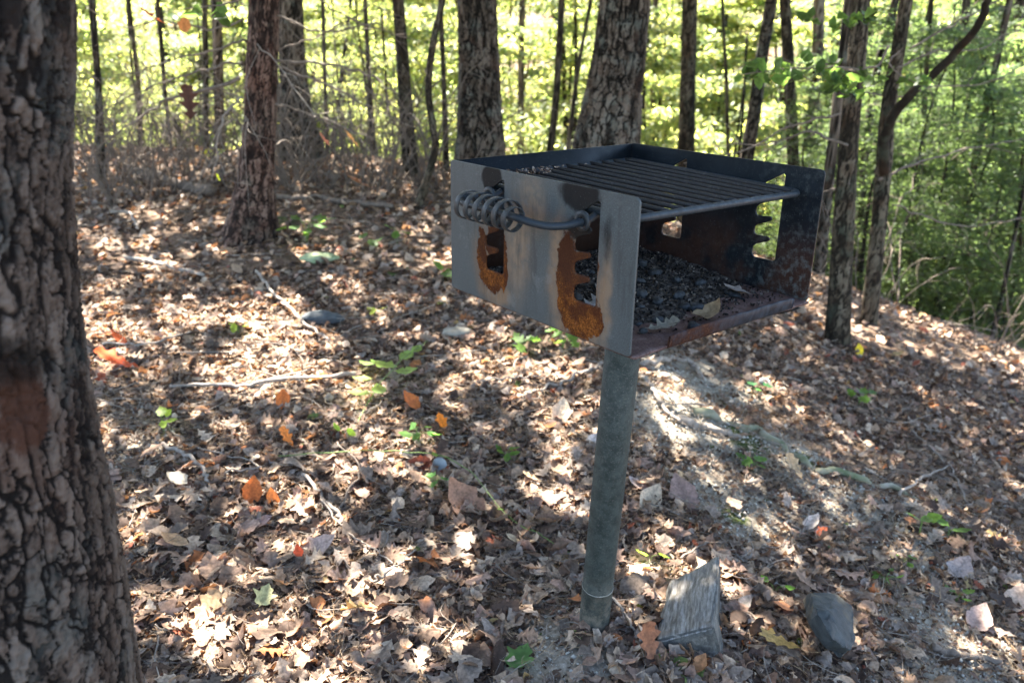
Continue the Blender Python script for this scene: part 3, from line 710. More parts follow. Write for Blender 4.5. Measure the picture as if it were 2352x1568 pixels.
#@@PART2@@
# ================================================================= TREES
def worley(u,v,per,seed):
    iu,iv=np.floor(u),np.floor(v); F1=np.full(u.shape,9.);F2=F1.copy();ID=np.zeros(u.shape);DX=np.zeros(u.shape);DY=np.zeros(u.shape)
    for a in (-1,0,1):
        for b in (-1,0,1):
            cu,cv=iu+a,iv+b; w=cu%per; s_=np.full(u.shape,float(seed))
            dx=cu+.15+.7*_h(w,cv,s_)-u; dy=cv+.15+.7*_h(w,cv,s_+1)-v; d=np.hypot(dx,dy)
            m=d<F1; F2=np.where(m,F1,np.minimum(F2,d)); ID=np.where(m,_h(w,cv,s_+2),ID);DX=np.where(m,dx,DX);DY=np.where(m,dy,DY);F1=np.where(m,d,F1)
    return F1,F2,ID,DX,DY
def trunk_mesh(path,radii,nth,nz,amp,fs,base_flare=.0,lobes=5,seed=0,zs=.22,lo=.0,fine=1.):
    P=spline(path,nz); r=np.interp(np.linspace(0,1,nz),np.linspace(0,1,len(radii)),radii)
    Tn=np.gradient(P,axis=0); Tn/=np.linalg.norm(Tn,axis=1,keepdims=True)
    A=np.cross(Tn,[0,1.,0]);A/=np.linalg.norm(A,axis=1,keepdims=True);B=np.cross(Tn,A)
    arc=np.concatenate([[0],np.cumsum(np.linalg.norm(np.diff(P,axis=0),axis=1))])
    th=np.arange(nth)/nth*2*np.pi
    TH,AR=np.meshgrid(th,arc); off0=seed*1.7; rm=float(np.mean(r)); CT,ST=np.cos(TH)*rm,np.sin(TH)*rm
    sp_=1./fs; nf=max(5,int(round(2*np.pi*rm/sp_))); k=1/sp_
    def lines(nf,am,fz,off,wd,pres):
        wv=fbm(CT*k*.35+off,ST*k*.35,AR*k*fz,4)-.5; w2=fbm(CT*k*1.3+off,ST*k*1.3,AR*k*fz*4,3)-.5
        u=TH/(2*np.pi)*nf+am*wv*4+.5*w2
        d=np.abs((u%1)-.5)*2                      # 0 in the crack
        pw=sstep(pres,pres+.25,vn(CT*k*.7+off+5,ST*k*.7,AR*k*fz*1.5))
        return 1-sstep(0,wd*(.15+.85*pw)+1e-4,d)*1.-(1-pw)*(1-sstep(0,wd*(.15+.85*pw)+1e-4,d))*.6
    c1=lines(nf,.9,.16,seed,.26,.2); c2=lines(max(4,int(nf*.6)),1.3,.22,seed+31,.22,.25)
    wu=fbm(CT*k*.9+off0,ST*k*.9,AR*k*.5,4)-.5; wv=fbm(CT*k*1.1+off0+20,ST*k*1.1,AR*k*.7,4)-.5; w3=fbm(CT*k*5,ST*k*5,AR*k*4,3)-.5
    U=TH/(2*np.pi)*nf
    F1,F2,ID,DX,DY=worley(U+1.7*wu+.45*w3,AR*k*.22+1.0*wv+.25*w3,nf,int(seed))
    e1=1-sstep(0,.16,F2-F1)
    G1,G2,IE,EX,EY=worley(U*3+3*wu+1.3*w3,AR*k*.9+1.8*wv+.8*w3,nf*3,int(seed)+5)
    e2=(1-sstep(0,.22,G2-G1))*.45*sstep(.35,.6,vn(CT*k*1.2+3,ST*k*1.2,AR*k))
    crk=np.clip(np.maximum(np.maximum(c1,c2),np.maximum(e1*.85,e2)),0,1)
    ff=.55*fbm(CT*k*6*fine,ST*k*6*fine,AR*k*4*fine,4)+.45*fbm(CT*k*8+w3*2,ST*k*8,AR*k*1.3,4)
    plate=(ID-.5)*.45+DY*.18*np.sign(ID-.4)+DX*.3*(IE-.5)+(IE-.5)*.14
    hh=.5+plate*.6-crk*.75+(ff-.5)*1.0
    tone=np.clip(.5+(ID-.5)*.7+(IE-.5)*.55+(ff-.5)*1.1-.3*crk,0,1)
    big=fbm(np.cos(TH)*1.3+seed,np.sin(TH)*1.3,AR*1.5,3)-.5
    fl=base_flare*np.exp(-AR/ (rm*2.2))*(1+.55*np.sin(TH*lobes+seed+AR*2)+.3*np.sin(TH*(lobes+3)+1))
    RR=r[:,None]*(1+.10*big+fl)+amp*(hh-.7)
    V=P[:,None]+RR[...,None]*(np.cos(TH)[...,None]*A[:,None]+np.sin(TH)[...,None]*B[:,None])
    I=np.arange(nz*nth).reshape(nz,nth);a,b=I[:-1],I[1:]
    Q=np.stack([a,b,np.roll(b,-1,1),np.roll(a,-1,1)],-1).reshape(-1,4)
    hv=np.clip(hh,0,1).ravel()
    return V.reshape(-1,3),Q,np.stack([hv,crk.ravel(),tone.ravel()],1)
def zc_of(Y,u,v): return Y/ray(u,v)[1]
owners=[]
def tree(px,Y,mat,label,name='tree',cat='tree',topz=5.4,flare=.25,amp=.012,fs=22,nth=72,nz=220,seed=0,group=None,ground=True,taper=.6,lobes=5):
    """px: (u,v,width) from top to bottom; Y: distance"""
    pts=[];rad=[]
    for (u,v,wd) in px:
        p=py(u,v,Y); pts.append(p); rad.append(wd*zc_of(Y,u,v)/FPX/2)
    pts=pts[::-1];rad=rad[::-1]
    d=pts[1]-pts[0] if len(pts)>1 else np.array([0,0,1.]); d=d/abs(d[2])
    p=pts[0].copy(); rb=rad[0]
    for _ in range(200):
        if p[2]<terr(p[0],p[1])-.06: break
        p=p-d*.05
    if np.linalg.norm(p-pts[0])>.12: pts=[p]+pts; rad=[rb*1.05]+rad
    else: pts[0]=p
    d=pts[-1]-pts[-2]; d/=abs(d[2]); dz=topz-pts[-1][2]; rt=rad[-1]
    for k in (.33,.66,1.):
        dd=d.copy(); dd[:2]*=.8; pts.append(pts[-1]+dd*dz*.333); rad.append(rt*(1-(1-taper)*k))
    # resample radii on path parameter
    b=pts[0].copy(); b[2]=terr(b[0],b[1])
    o=thing(name,label,cat,b,group)
    V,Q,C=trunk_mesh(pts,rad,nth,nz,amp,fs,flare,lobes,seed)
    mesh('trunk',V,Q,mat,o,C,True,b)
    owners.append((o,b,pts,rad)); return o,b,pts,rad
def z4(x,y): return ((200+x/2.529)/1.063,(y/2.529)/1.063)
def z6(x,y): return ((1700+x/1.8238)/1.063,(y/1.8238)/1.063)
def branch(o,b,pxs,Y,r0,r1,mat,name='branch',n=40,twig=0,seed=1,dY=0,sides=6):
    pts=[py(u,v,Y+dY*i/(len(pxs)-1)) for i,(u,v) in enumerate(pxs)]
    A=Acc(); V,F=tube1(pts,[r0,r1],n,sides,.02,seed); A.add(V,F)
    rg=np.random.default_rng(seed); P=spline(pts,n)
    for k in range(twig):
        i=rg.integers(n//6,n-2); p=P[i]; t=P[min(i+1,n-1)]-P[i-1]; t/=np.linalg.norm(t)
        dr=t*.7+rg.normal(0,.55,3); dr/=np.linalg.norm(dr); L=rg.uniform(.12,.5)
        q=[p,p+dr*L*.5+rg.normal(0,.03,3),p+dr*L+np.array([0,0,rg.normal(-.05,.08)])]
        V,F=tube1(q,[r1*1.0,r1*.35],10,4,.01,seed+k); A.add(V,F)
    V,F,C=A.out(); return mesh(name,V,F,mat,o,None,True,b)

# near trunk on the left of the frame
nb0=np.array([-.775,.865,0.]); nb0[2]=terr(nb0[0],nb0[1])
o=thing('tree','very thick rough barked trunk close to the camera, filling the left edge of the picture','tree',nb0)
npath=[(-.775,.865,nb0[2]-.06),(-.755,.872,.3),(-.745,.88,.5),(-.728,.892,.8),(-.715,.90,1.08),(-.688,.92,1.34),(-.662,.94,1.5),(-.60,.97,1.9),(-.52,1.0,2.6)]
d_=ray(48,940); sc_=O.copy()
for t_ in np.linspace(.5,1.4,400):
    q_=O+d_*t_; npz=[p[2] for p in npath]
    if math.hypot(q_[0]-np.interp(q_[2],npz,[p[0] for p in npath]),q_[1]-np.interp(q_[2],npz,[p[1] for p in npath]))<.19: sc_=q_; break
M['bark']=m_bark('grey_brown_bark',(.056,.041,.032),(.009,.007,.006),(.105,.083,.068),(.085,.10,.095),.4,scar=tuple(float(a) for a in sc_-nb0))
V,Q,C=trunk_mesh(npath,[.235,.212,.20,.193,.19,.188,.187,.18,.17],460,1050,.0105,31,.10,4,3.,.24,fine=1.3)
mesh('trunk',V,Q,M['bark'],o,C,True,nb0)

g1=gp(585,548); Y1=g1[1]
T1=tree([(606,0,72),(602,150,72),(597,280,74),(588,400,80),(582,480,96),(578,546,124)],Y1,M['bark_red'],'reddish brown trunk with stringy bark and mossy flared foot, left of the grill',flare=.25,amp=.012,fs=34,nth=110,nz=300,seed=2)
zz=lambda L:[z4(*q) for q in L]
brl=[([(1020,250),(900,280),(650,350),(400,430),(280,460)],.008),([(1000,380),(830,410),(600,480),(300,590),(80,750)],.009),([(980,490),(800,550),(560,600),(430,680),(210,830),(80,930)],.015),
 ([(1000,610),(930,640),(870,740),(840,850),(830,1000),(790,1110)],.008),([(1200,380),(1400,380),(1580,410),(1750,450),(1880,540),(1960,580)],.010),([(1200,400),(1400,480),(1600,560),(1800,670),(2050,790)],.009),
 ([(1190,650),(1280,665),(1420,710),(1600,780),(1750,840),(1950,900)],.009),([(1210,100),(1330,150),(1500,205),(1700,170),(1900,120)],.008),([(1030,30),(1200,-60),(1450,0),(1540,60),(1700,130),(1900,210),(2100,260)],.008),
 ([(1040,250),(1120,310),(1200,390),(1420,700),(1440,720)],.004),([(1210,300),(1500,210),(1740,60),(1900,-40)],.006),([(1010,700),(1020,740),(1030,780)],.008),([(1170,900),(1270,870),(1320,1000),(1300,1120),(1270,1200)],.005),([(990,120),(800,180),(500,130),(300,170),(120,120)],.007)]
for i,(L,r) in enumerate(brl): branch(T1[0],T1[1],zz(L),Y1-.02,r,.0022,M['twig'] if i in(3,9,11) else M['twig_dark'],'branch',46,7,20+i,rng.uniform(-.7,.5))
T2=tree([(666,0,58),(672,150,62),(682,250,70),(690,325,84)],8.6,M['bark_oak'],'greyish green trunk with a wide foot just behind the reddish trunk',flare=.3,seed=5,amp=.012)
T3=tree([(914,0,28),(922,100,30),(932,250,33),(944,400,38)],7.6,M['bark_dark'],'slim straight grey trunk midway between the reddish trunk and the two big furrowed trunks',seed=6,amp=.006,nth=40,flare=.15)
T4=tree([(1016,0,16),(1003,60,16),(990,130,17),(984,210,17),(994,290,18),(1000,335,19),(985,400,18),(968,450,22)],6.3,M['bark_dark'],'thin wavy S curved stem left of the grill',amp=.003,nth=24,seed=7,flare=.1,name='sapling',cat='sapling',topz=5)
T5=tree([(1096,0,94),(1100,150,98),(1103,280,104),(1104,360,112)],6.7,M['bark_oak'],'big dark furrowed trunk standing upright behind the left half of the grill',seed=8,amp=.022,fs=22,nth=190,nz=420,flare=.2)
T6=tree([(1436,0,120),(1422,120,126),(1408,220,134),(1394,330,150)],5.9,M['bark_oak'],'biggest grey furrowed trunk, leaning, right behind the firebox',seed=9,amp=.022,fs=20,nth=210,nz=420,flare=.25)
T7=tree([(1585,0,36),(1581,150,36),(1576,345,38)],10.5,M['bark_dark'],'straight medium trunk right of the biggest leaning trunk, above the grate',seed=10,amp=.008,nth=40,flare=.1)
T8=tree([(1772,0,28),(1752,120,29),(1735,240,30),(1718,350,32)],9.5,M['bark_oak'],'slender pale grey trunk leaning left behind the right side panel',seed=11,amp=.005,nth=36,flare=.1)
T9=tree([(1803,0,26),(1810,120,27),(1817,260,27),(1822,370,28)],9,M['bark_dark'],'slender dark upright trunk above the right corner of the grill',seed=12,amp=.005,nth=36,flare=.1)
g10=gp(1922,790)
T10=tree([(1978,0,42),(1968,130,43),(1955,260,44),(1945,400,46),(1935,560,50),(1928,690,54),(1922,786,60)],g10[1],M['bark_dark'],'dark straight sapling trunk nearest to the right of the grill',seed=13,amp=.006,nth=48,nz=260,flare=.08)
g11=gp(1992,748)
T11=tree([(2082,0,30),(2062,120,32),(2040,250,34),(2030,380,37),(2020,500,36),(2008,620,36),(1995,742,40)],g11[1],M['bark_dark'],'dark sapling trunk with a long side limb arching up to the right',seed=14,amp=.006,nth=44,nz=240,flare=.08)
# the long limb of T11
L=[(2028,395),(2032,330),(2052,268),(2095,215),(2150,165),(2205,110),(2245,60),(2268,0),(2280,-60)]
branch(T11[0],T11[1],L,g11[1]-.05,.034,.018,M['bark_dark'],'limb',60,0,77,-.6,10)
for i,(L,r) in enumerate([([(1975,210),(2060,222),(2140,200),(2260,190),(2352,150)],.007),([(2020,410),(2110,372),(2230,340),(2360,318)],.009),([(2050,470),(2200,520),(2360,500)],.006),([(2090,110),(2180,60),(2260,20),(2352,-30)],.007),([(2060,160),(2150,120),(2250,110),(2352,60)],.006)]):
    branch(T11[0],T11[1],L,g11[1]-.05,r,.003,M['twig_dark'],'branch',40,6,90+i,.4)
for i,(L,r) in enumerate([([(1945,330),(1850,305),(1760,330),(1640,335)],.008),([(1960,160),(1880,150),(1800,180)],.008),([(1950,420),(1860,450),(1800,430)],.006),([(1935,260),(1820,290),(1690,350),(1570,375)],.008)]):
    branch(T10[0],T10[1],L,g10[1]-.05,r,.003,M['twig_dark'],'branch',36,6,120+i,.5)
# slimmer stems further back, read off the photo one by one
more=[([(470,0,13),(474,330,14)],9.5,'d','thin dark stem behind the drooping dead branches left of the reddish trunk'),
([(497,0,24),(505,330,24)],12,'o','greenish stem left of the reddish trunk, partly hidden by dead twigs'),
([(362,0,10),(378,200,10),(392,330,10)],10,'d','thin stem leaning slightly, behind the pale dead branches at far left'),
([(300,40,10),(318,200,11),(322,330,12)],11,'d','very thin stem nearest to the big near trunk'),
([(222,150,16),(228,260,18),(234,420,24)],7.2,'o','short grey snag standing beside the big near trunk'),
([(741,0,9),(746,180,9),(752,340,10)],9,'d','thin bare stem right of the greyish green trunk'),
([(838,-5,10),(846,150,11),(858,330,12)],9.5,'d','thin bare stem halfway between the greyish green and the slim straight trunk'),
([(1014,60,12),(1020,200,12),(1024,330,14)],8,'d','thin straight stem just left of the big upright furrowed trunk'),
([(1199,0,14),(1197,130,15),(1196,330,16)],14,'p','pinkish brown stem between the two big furrowed trunks, left one'),
([(1290,0,15),(1284,120,16),(1277,230,17),(1265,335,18)],10,'d','dark stem in the middle gap between the two big furrowed trunks'),
([(1358,-5,8),(1338,100,9),(1322,200,10),(1306,335,12)],8.8,'d','thin leaning stem touching the left edge of the biggest trunk'),
([(1503,100,13),(1500,220,14),(1498,330,15)],14,'p','pinkish brown stem right beside the biggest leaning trunk'),
([(1660,20,8),(1668,180,9),(1672,330,9)],12,'d','thin stem above the slots of the right side panel'),
([(1882,0,26),(1878,120,26),(1868,260,28),(1850,420,28)],13,'p','pale brown trunk behind the dark upright trunk at the right corner of the grill'),
([(2052,20,18),(2015,160,18),(1990,330,18),(1975,520,18)],9,'o','pale leaning trunk glimpsed between the two dark sapling trunks'),
([(1902,430,26),(1888,560,28),(1872,690,30)],7.4,'o','brown trunk immediately right of the firebox, low behind the side panel'),
([(2128,160,12),(2120,330,12),(2104,470,13),(2092,620,13)],8.6,'d','thin stem right of the arching limb'),
([(2238,380,16),(2212,500,17),(2180,620,18),(2150,725,20)],9.6,'o','pale sunlit leaning stem low at right above the bright strip of ground'),
([(2262,0,9),(2240,150,10),(2215,290,10)],12,'d','thin upright stem at right between the arching limb and the picture edge'),
([(2326,560,10),(2306,660,11),(2282,760,13)],7.6,'o','thin pale leaning stem lowest at the right edge'),
([(2192,400,20),(2186,560,20),(2178,700,22)],14,'d','dark stem behind the pale leaning stem at right'),
([(2340,60,22),(2332,300,22),(2320,600,24)],15,'o','shaded trunk at the right edge of the picture'),
([(1420,250,8),(1600,300,8)],0,'x','')]
mm={'d':M['bark_dark'],'o':M['bark_oak'],'p':M['bark_pale']}
for i,(px,Y,k,lab) in enumerate(more):
    if k=='x': continue
    tree(px,Y,mm[k],lab,'sapling','sapling',topz=6.5 if Y<14 else 5,flare=.08,amp=.003,fs=26,nth=18,nz=70,seed=30+i)
# ---- leafy branch near the two dark saplings (drooping green leaves)
def leafy(o,b,spots,Y,stem,seed,size=.085,name='leafy_branch'):
    rg=np.random.default_rng(seed)
    sp=[py(*z6(*q),Y) for q in stem]
    V,F=tube1(sp,[.005,.0018],40,6,.01,seed); br=mesh(name,V,F,M['twig_dark'],o,None,True,b)
    P=[];
    for (x0,x1,y0,y1,n) in spots:
        for _ in range(n): P.append(py(*z6(rg.uniform(x0,x1),rg.uniform(y0,y1)),Y+rg.uniform(-.22,.22)))
    n=len(P); c=np.array([.045,.085,.025])*(.5+.9*rg.random((n,1)))
    V,F,C=leaves('oval',np.array(P),size*(.6+.5*rg.random(n)),rg.random(n)*6.28,rg.normal(-.5,.45,n),rg.normal(0,.5,n),rg.normal(.8,.5,n),rg.normal(0,1,n),c,.02,rg)
    lf=mesh('leaves',V,F,M['green'],br,C,True,b); return br
leafy(T10[0],T10[1],[(180,450,280,360,30),(480,640,250,330,14),(570,780,320,440,36),(690,790,60,130,12)],g10[1]-1.1,[(860,200),(790,300),(620,300),(400,310),(180,340)],5)
leafy(T11[0],T11[1],[(800,900,300,350,4),(910,1040,345,405,14),(470,540,50,120,8),(600,700,30,120,8)],g11[1]-.9,[(900,230),(860,290),(940,350),(1040,400)],6)
leafy(T1[0],T1[1],[(-2330,-2080,10,90,9)],Y1-2.0,[(-1800,-160),(-2050,0),(-2320,50)],9,.09)

# ================================================================= UNDERSTORY (sunlit young trees beyond the crest)
GP=np.array([(.115,.15,.06),(.165,.19,.085),(.075,.11,.045),(.21,.21,.10),(.055,.085,.04)])
def young(seed,H,Rd,nleaf,style,label,name,group):
    rg=np.random.default_rng(seed)
    o=thing(name,label,'young tree',(0,0,0),group)
    nb=26 if style!='pine' else 40
    path=np.array([(0,0,-.15),(rg.normal(0,.1),rg.normal(0,.1),H*.35),(rg.normal(0,.2),rg.normal(0,.2),H*.7),(rg.normal(0,.3),rg.normal(0,.3),H)])
    V,F=tube1(path,[.045,.03,.012],24,7); mesh('trunk',V,F,M['bark_dark'],o,None,True)
    P=spline(path,60); A=Acc(); LP=[];LY=[]
    per=nleaf//nb
    for k in range(nb):
        f=rg.uniform(.08,.98); p=P[int(f*59)]; a=rg.random()*6.28; L=Rd*(1-.55*f)*rg.uniform(.6,1.1); up=rg.uniform(-.1,.35) if style!='pine' else rg.uniform(-.3,.1)
        e=p+np.array([math.cos(a)*L,math.sin(a)*L,up*L]); m=(p+e)/2+np.array([0,0,.12*L])
        V,F=tube1([p,m,e],[.012,.003],8,4,.05,k); A.add(V,F)
        q=spline([p,m,e],30); t=rg.random(per)**.7; i=(t*29).astype(int)
        sd=(.10+.22*np.minimum(t,1-t*.5))*L
        off=np.stack([rg.normal(0,1,per)*sd,rg.normal(0,1,per)*sd,rg.normal(0,.22,per)*sd],1)
        LP.append(q[i]+off); LY.append(np.full(per,a)+rg.normal(0,.8,per))
    V,F,C=A.out(); mesh('branches',V,F,M['twig_dark'],o,None,True)
    LP=np.concatenate(LP);LY=np.concatenate(LY); n=len(LP)
    ci=rg.choice(5,n,p=[.34,.22,.24,.08,.12]); c=GP[ci]*(.8+.5*rg.random((n,1)))
    if style=='pine':
        c=np.array([.048,.078,.034])*(.6+.9*rg.random((n,1))); sz=rg.uniform(.08,.17,n)
        u=rg.normal(0,.35,(2,n)); dirv=np.stack([np.cos(LY),np.sin(LY),u[0]],1); side=np.stack([-np.sin(LY),np.cos(LY),u[1]],1)
        a,b=dirv*sz[:,None]*.5,side*sz[:,None]*.12
    else:
        sz=rg.uniform(.075,.15,n) if style=='broad' else rg.uniform(.05,.09,n)
        tilt=rg.normal(0,.45,(2,n)); dirv=np.stack([np.cos(LY),np.sin(LY),tilt[0]-.25],1); side=np.stack([-np.sin(LY),np.cos(LY),tilt[1]],1)
        a,b=dirv*sz[:,None]*.5,side*sz[:,None]*.28
    up=np.array([0,0,1.])*sz[:,None]*.06
    Vv=np.stack([LP-a,LP-a*.2+b+up,LP+a,LP-a*.2-b+up],1).reshape(-1,3)
    F=(np.array([[0,1,2,3]])[None]+(np.arange(n)*4)[:,None,None]).reshape(-1,4)
    mesh('leaves',Vv,F,M['green'],o,np.repeat(c,4,0)); return o
GA='young broadleaf trees on the slope beyond the crest'; GB='small leaved saplings on the slope beyond the crest'; GC='needle leaved young trees on the right hand slope'
LA='blurred sunlit young broadleaf tree with wide yellow green leaves beyond the crest'; LB='blurred thin sapling with small light green leaves beyond the crest'; LC='blurred dark green feathery needle leaved young tree on the right hand slope'
protos=[(young(101,5.5,2.0,7000,'broad',LA,'young_tree',GA),5.5,'a'),(young(102,6.5,2.4,8000,'broad',LA,'young_tree',GA),6.5,'a'),(young(103,5.0,1.7,8000,'small',LB,'leafy_sapling',GB),5.,'b'),(young(104,7.,2.2,9000,'small',LB,'leafy_sapling',GB),7.,'b'),(young(105,6.,2.0,7200,'pine',LC,'evergreen_sapling',GC),6.,'c'),(young(106,7.,2.4,8800,'pine',LC,'evergreen_sapling',GC),7.,'c')]
rg=np.random.default_rng(11); used=set(); cnt=0
for k in range(150):
    y=9.5+rg.random()**.8*34; x=(rg.random()*2-1)*(.66*y+1.5)
    if y<float(crest(x))+2.2: continue
    ratio=x/y
    pick=rg.choice([0,1,2,3] if ratio<.32 or rg.random()<.25 else [4,5,2])
    o,H0,_=protos[pick]; z=float(terr(x,y))
    top=rg.uniform(1.2,3.6)+max(0,(y-16)*.06); s=max(.35,(top-z)/H0)
    if s>1.7: s=1.7
    if pick in used: dup(o,(x,y,z),rg.random()*6.28,s)
    else: o.location=(x,y,z); o.rotation_euler=(0,0,rg.random()*6.28); o.scale=(s,s,s); used.add(pick)
    cnt+=1
for k in range(24):
    y=rg.uniform(7.,15); x=y*rg.uniform(.36,.78); y=max(y,float(crest(x))+.9); z=float(terr(x,y)); o,H0,_=protos[rg.choice([4,5])]
    s=max(.35,(rg.uniform(.9,2.4)-z)/H0)*.9; dup(o,(x,y,z),rg.random()*6.28,min(s,1.3)); 
# far trunks on the opposite slope
o0=thing('slender_tree','blurred slender trunk far back among the sunlit leaves','tree',(0,0,0),'slender trunks far back among the sunlit leaves')
V,F=tube1([(0,0,-.3),(.05,0,4),(-.05,.05,8),(.1,0,13)],[.11,.085,.05],30,9,.05,3); mesh('trunk',V,F,M['bark_oak'],o0,None,True)
fr=True
for k in range(46):
    y=13+rg.random()*28; x=(rg.random()*2-1)*(.62*y+1); z=float(terr(x,y)); s=rg.uniform(.5,1.35)
    if fr: o0.location=(x,y,z); o0.scale=(s,s,1); fr=False
    else: d=dup(o0,(x,y,z),rg.random()*6.28,s)
for k in range(44):
    y=9+rg.random()*11; x=(rg.random()*2-1)*(.62*y+1)
    if y<float(crest(x))+.8: continue
    d=dup(o0,(x,y,float(terr(x,y))),rg.random()*6.28,rg.uniform(.16,.42)); d.rotation_euler.x=rg.normal(0,.13)
# ================================================================= CROWNS: unseen leaf clumps shaped to throw dappled shade on the clearing
PATCH=[(330,610,170,60,.95,0),(560,740,330,40,.75,0),(300,740,200,50,.95,0),(640,870,190,80,1,0),(420,850,150,60,.65,0),(700,960,170,60,.75,0),(900,890,85,34,1,0),(840,1010,150,60,.6,0),(1010,960,70,40,.6,0),(600,1120,120,60,.6,0),(560,1300,130,90,.6,0),(850,1250,200,60,.45,0),(1000,1330,250,90,.42,0),(700,1450,220,70,.45,0),(1230,1290,150,80,.7,0),(1320,1420,120,70,.6,0),(1590,1350,130,95,1.2,0),(1440,1380,60,90,.85,0),(1250,1520,130,50,.6,0),(1540,850,110,60,.65,0),(1620,940,150,50,.6,0),(1780,965,120,35,.85,0),(1640,1060,70,70,.4,0),(2210,775,230,24,1.4,.41),(2070,800,190,16,1.2,.41),(1700,735,110,30,.6,0),(340,490,120,30,.5,0),(800,560,160,40,.45,0),(900,680,150,50,.35,0),(1000,620,100,30,.4,0),(380,1000,120,30,.4,0),(1900,720,90,20,.7,.3),(250,560,60,40,.8,0),(1830,1220,60,30,.35,0)]
def lmask(x,y):
    z=terr(x,y); d=z-CAMH
    zc=y*cp-d*sp; u=x/np.maximum(zc,.2)*FPX+1176; v=(-(y*sp)-d*cp)/np.maximum(zc,.2)*FPX+784
    L=.13+.26*sstep(1500,1200,u)*sstep(480,620,v)+.10*sstep(420,560,v)*0
    for (cu,cv,ru,rv,k,sl_) in PATCH:
        du=(u-cu)/ru; dv=(v-cv-sl_*(u-cu))/rv; L=np.maximum(L,k*sstep(1.4,.5,np.sqrt(du*du+dv*dv)))
    far=sstep(6.,8.5,y); L=np.maximum(L,far*.4)
    L=np.where((u<-300)|(u>2700)|(v>1800),.05,L)
    gc_=b2w((GW/2,GD/2,.2)); gc_=gc_-SUN*(gc_[2]/SUN[2]); dk=sstep(1.25,.75,np.hypot(x-gc_[0],y-gc_[1])); L=L*(1-dk)      # the firebox stands in full shade
    return np.where(L>.62,.62+(L-.62)*.75,L).clip(0,.92)
rg=np.random.default_rng(21); n=24000
gx=rg.uniform(-5.5,6.5,n); gy=rg.uniform(-2.2,10,n)
nzv=.55*vn(gx*6.2+3,gy*6.2+8,2.)+.45*vn(gx*12.5,gy*12.5,5.); nzv=np.argsort(np.argsort(nzv))/n
keep=nzv>lmask(gx,gy); gx,gy=gx[keep],gy[keep]  # clumps are left out wherever sun patches should reach the ground
gc_=b2w((GW/2,GD/2,.2)); gc_=gc_-SUN*(gc_[2]/SUN[2]); aa=rg.random(2200)*6.28; ra=.72*np.sqrt(rg.random(2200))
gx=np.concatenate([gx,gc_[0]+ra*np.cos(aa)]); gy=np.concatenate([gy,gc_[1]+ra*np.sin(aa)]); n=len(gx)  # extra unseen clumps added to keep sun off the firebox
gzz=terr(gx,gy); hh=rg.uniform(3.6,5.6,n); tt=(hh-gzz)/SUN[2]
CP=np.stack([gx+SUN[0]*tt,gy+SUN[1]*tt,hh],1)
own=[T1,T2,T3,T5,T6,T7,T8,T10,T11]
topc_=np.array([[np.interp(5,[p[2] for p in q[2]],[p[0] for p in q[2]]),q[1][1]] for q in own])
ow=np.argmin(np.hypot(CP[:,0:1]-topc_[None,:,0],(CP[:,1:2]-2-topc_[None,:,1])*.5),1)
m=6
for i,t in enumerate(own):
    c=CP[ow==i]; k=len(c)
    if k<5: continue
    Lp=np.repeat(c,m,0)+rg.normal(0,.06,(k*m,3)); N=k*m
    sz=rg.uniform(.08,.13,N); yw=rg.random(N)*6.28; tl=rg.normal(0,.5,(2,N))
    a=np.stack([np.cos(yw),np.sin(yw),tl[0]],1)*sz[:,None]*.5; b=np.stack([-np.sin(yw),np.cos(yw),tl[1]],1)*sz[:,None]*.3
    Vv=np.stack([Lp-a,Lp-a*.2+b,Lp+a,Lp-a*.2-b],1).reshape(-1,3); F=(np.array([[0,1,2,3]])[None]+(np.arange(N)*4)[:,None,None]).reshape(-1,4)
    col=np.repeat(GP[rg.choice(5,N)]*(.8+.4*rg.random((N,1))),4,0)
    mesh('shade_crown',Vv,F,M['shade_canopy'],t[0],col,False,t[1])  # out-of-view leaves set along sun rays to shape the dappled shade
    P=np.array(t[2]); A=Acc()
    for j in range(14):
        q=c[rg.integers(k)]; s0=P[-1]*(.35)+P[-3]*.65 if rg.random()<.5 else P[-2]
        V,F=tube1([s0,(s0+q)/2+np.array([0,0,.4]),q],[t[3][-1]*.35,.008],16,5,.1,j); A.add(V,F)
    V,F,_=A.out(); mesh('limbs',V,F,M['bark_dark'],t[0],None,True,t[1])

# ================================================================= BARE BRUSH at left and behind
LBR='tangle of fine bare grey twigs growing between the fallen leaves and the trunks'
def brush(seed):
    rg=np.random.default_rng(seed); o=thing('bare_shrub',LBR,'bare shrub',(0,0,0),'bare twiggy shrubs along the crest'); A=Acc()
    for k in range(12):
        a=rg.random()*6.28; L=rg.uniform(.5,1.3); l=rg.uniform(.2,.9)
        p0=np.array([rg.normal(0,.15),rg.normal(0,.15),-.03]); e=p0+np.array([math.cos(a)*l,math.sin(a)*l,L*rg.uniform(.4,1.)])
        m=(p0+e)/2+np.array([0,0,.2*L])+rg.normal(0,.05,3)
        V,F=tube1([p0,m,e],[.006,.0022],14,4,.05,k); A.add(V,F)
        P=spline([p0,m,e],14)
        for j in range(3):
            q=P[rg.integers(4,13)]; d=rg.normal(0,.16,3)+np.array([0,0,.05]); V,F=tube1([q,q+d*.6,q+d+rg.normal(0,.03,3)],[.002,.001],6,4); A.add(V,F)
    V,F,C=A.out(); mesh('twigs',V,F,M['twig_dark'],o,None,True); return o
bp=[brush(301),brush(302),brush(303)]
spots=[(230,440),(290,400),(345,430),(430,420),(480,380),(520,420),(660,440),(720,420),(780,400),(820,430),(880,440),(960,400),(400,350),(640,400),(760,360),(850,370),(250,360),(560,380),(1010,440),(320,460),(250,400),(370,390),(455,440),(240,470),(700,390),(910,400),(300,430),(350,400),(410,440),(640,440),(760,430),(850,420),(970,430),(1985,700),(2300,815)]
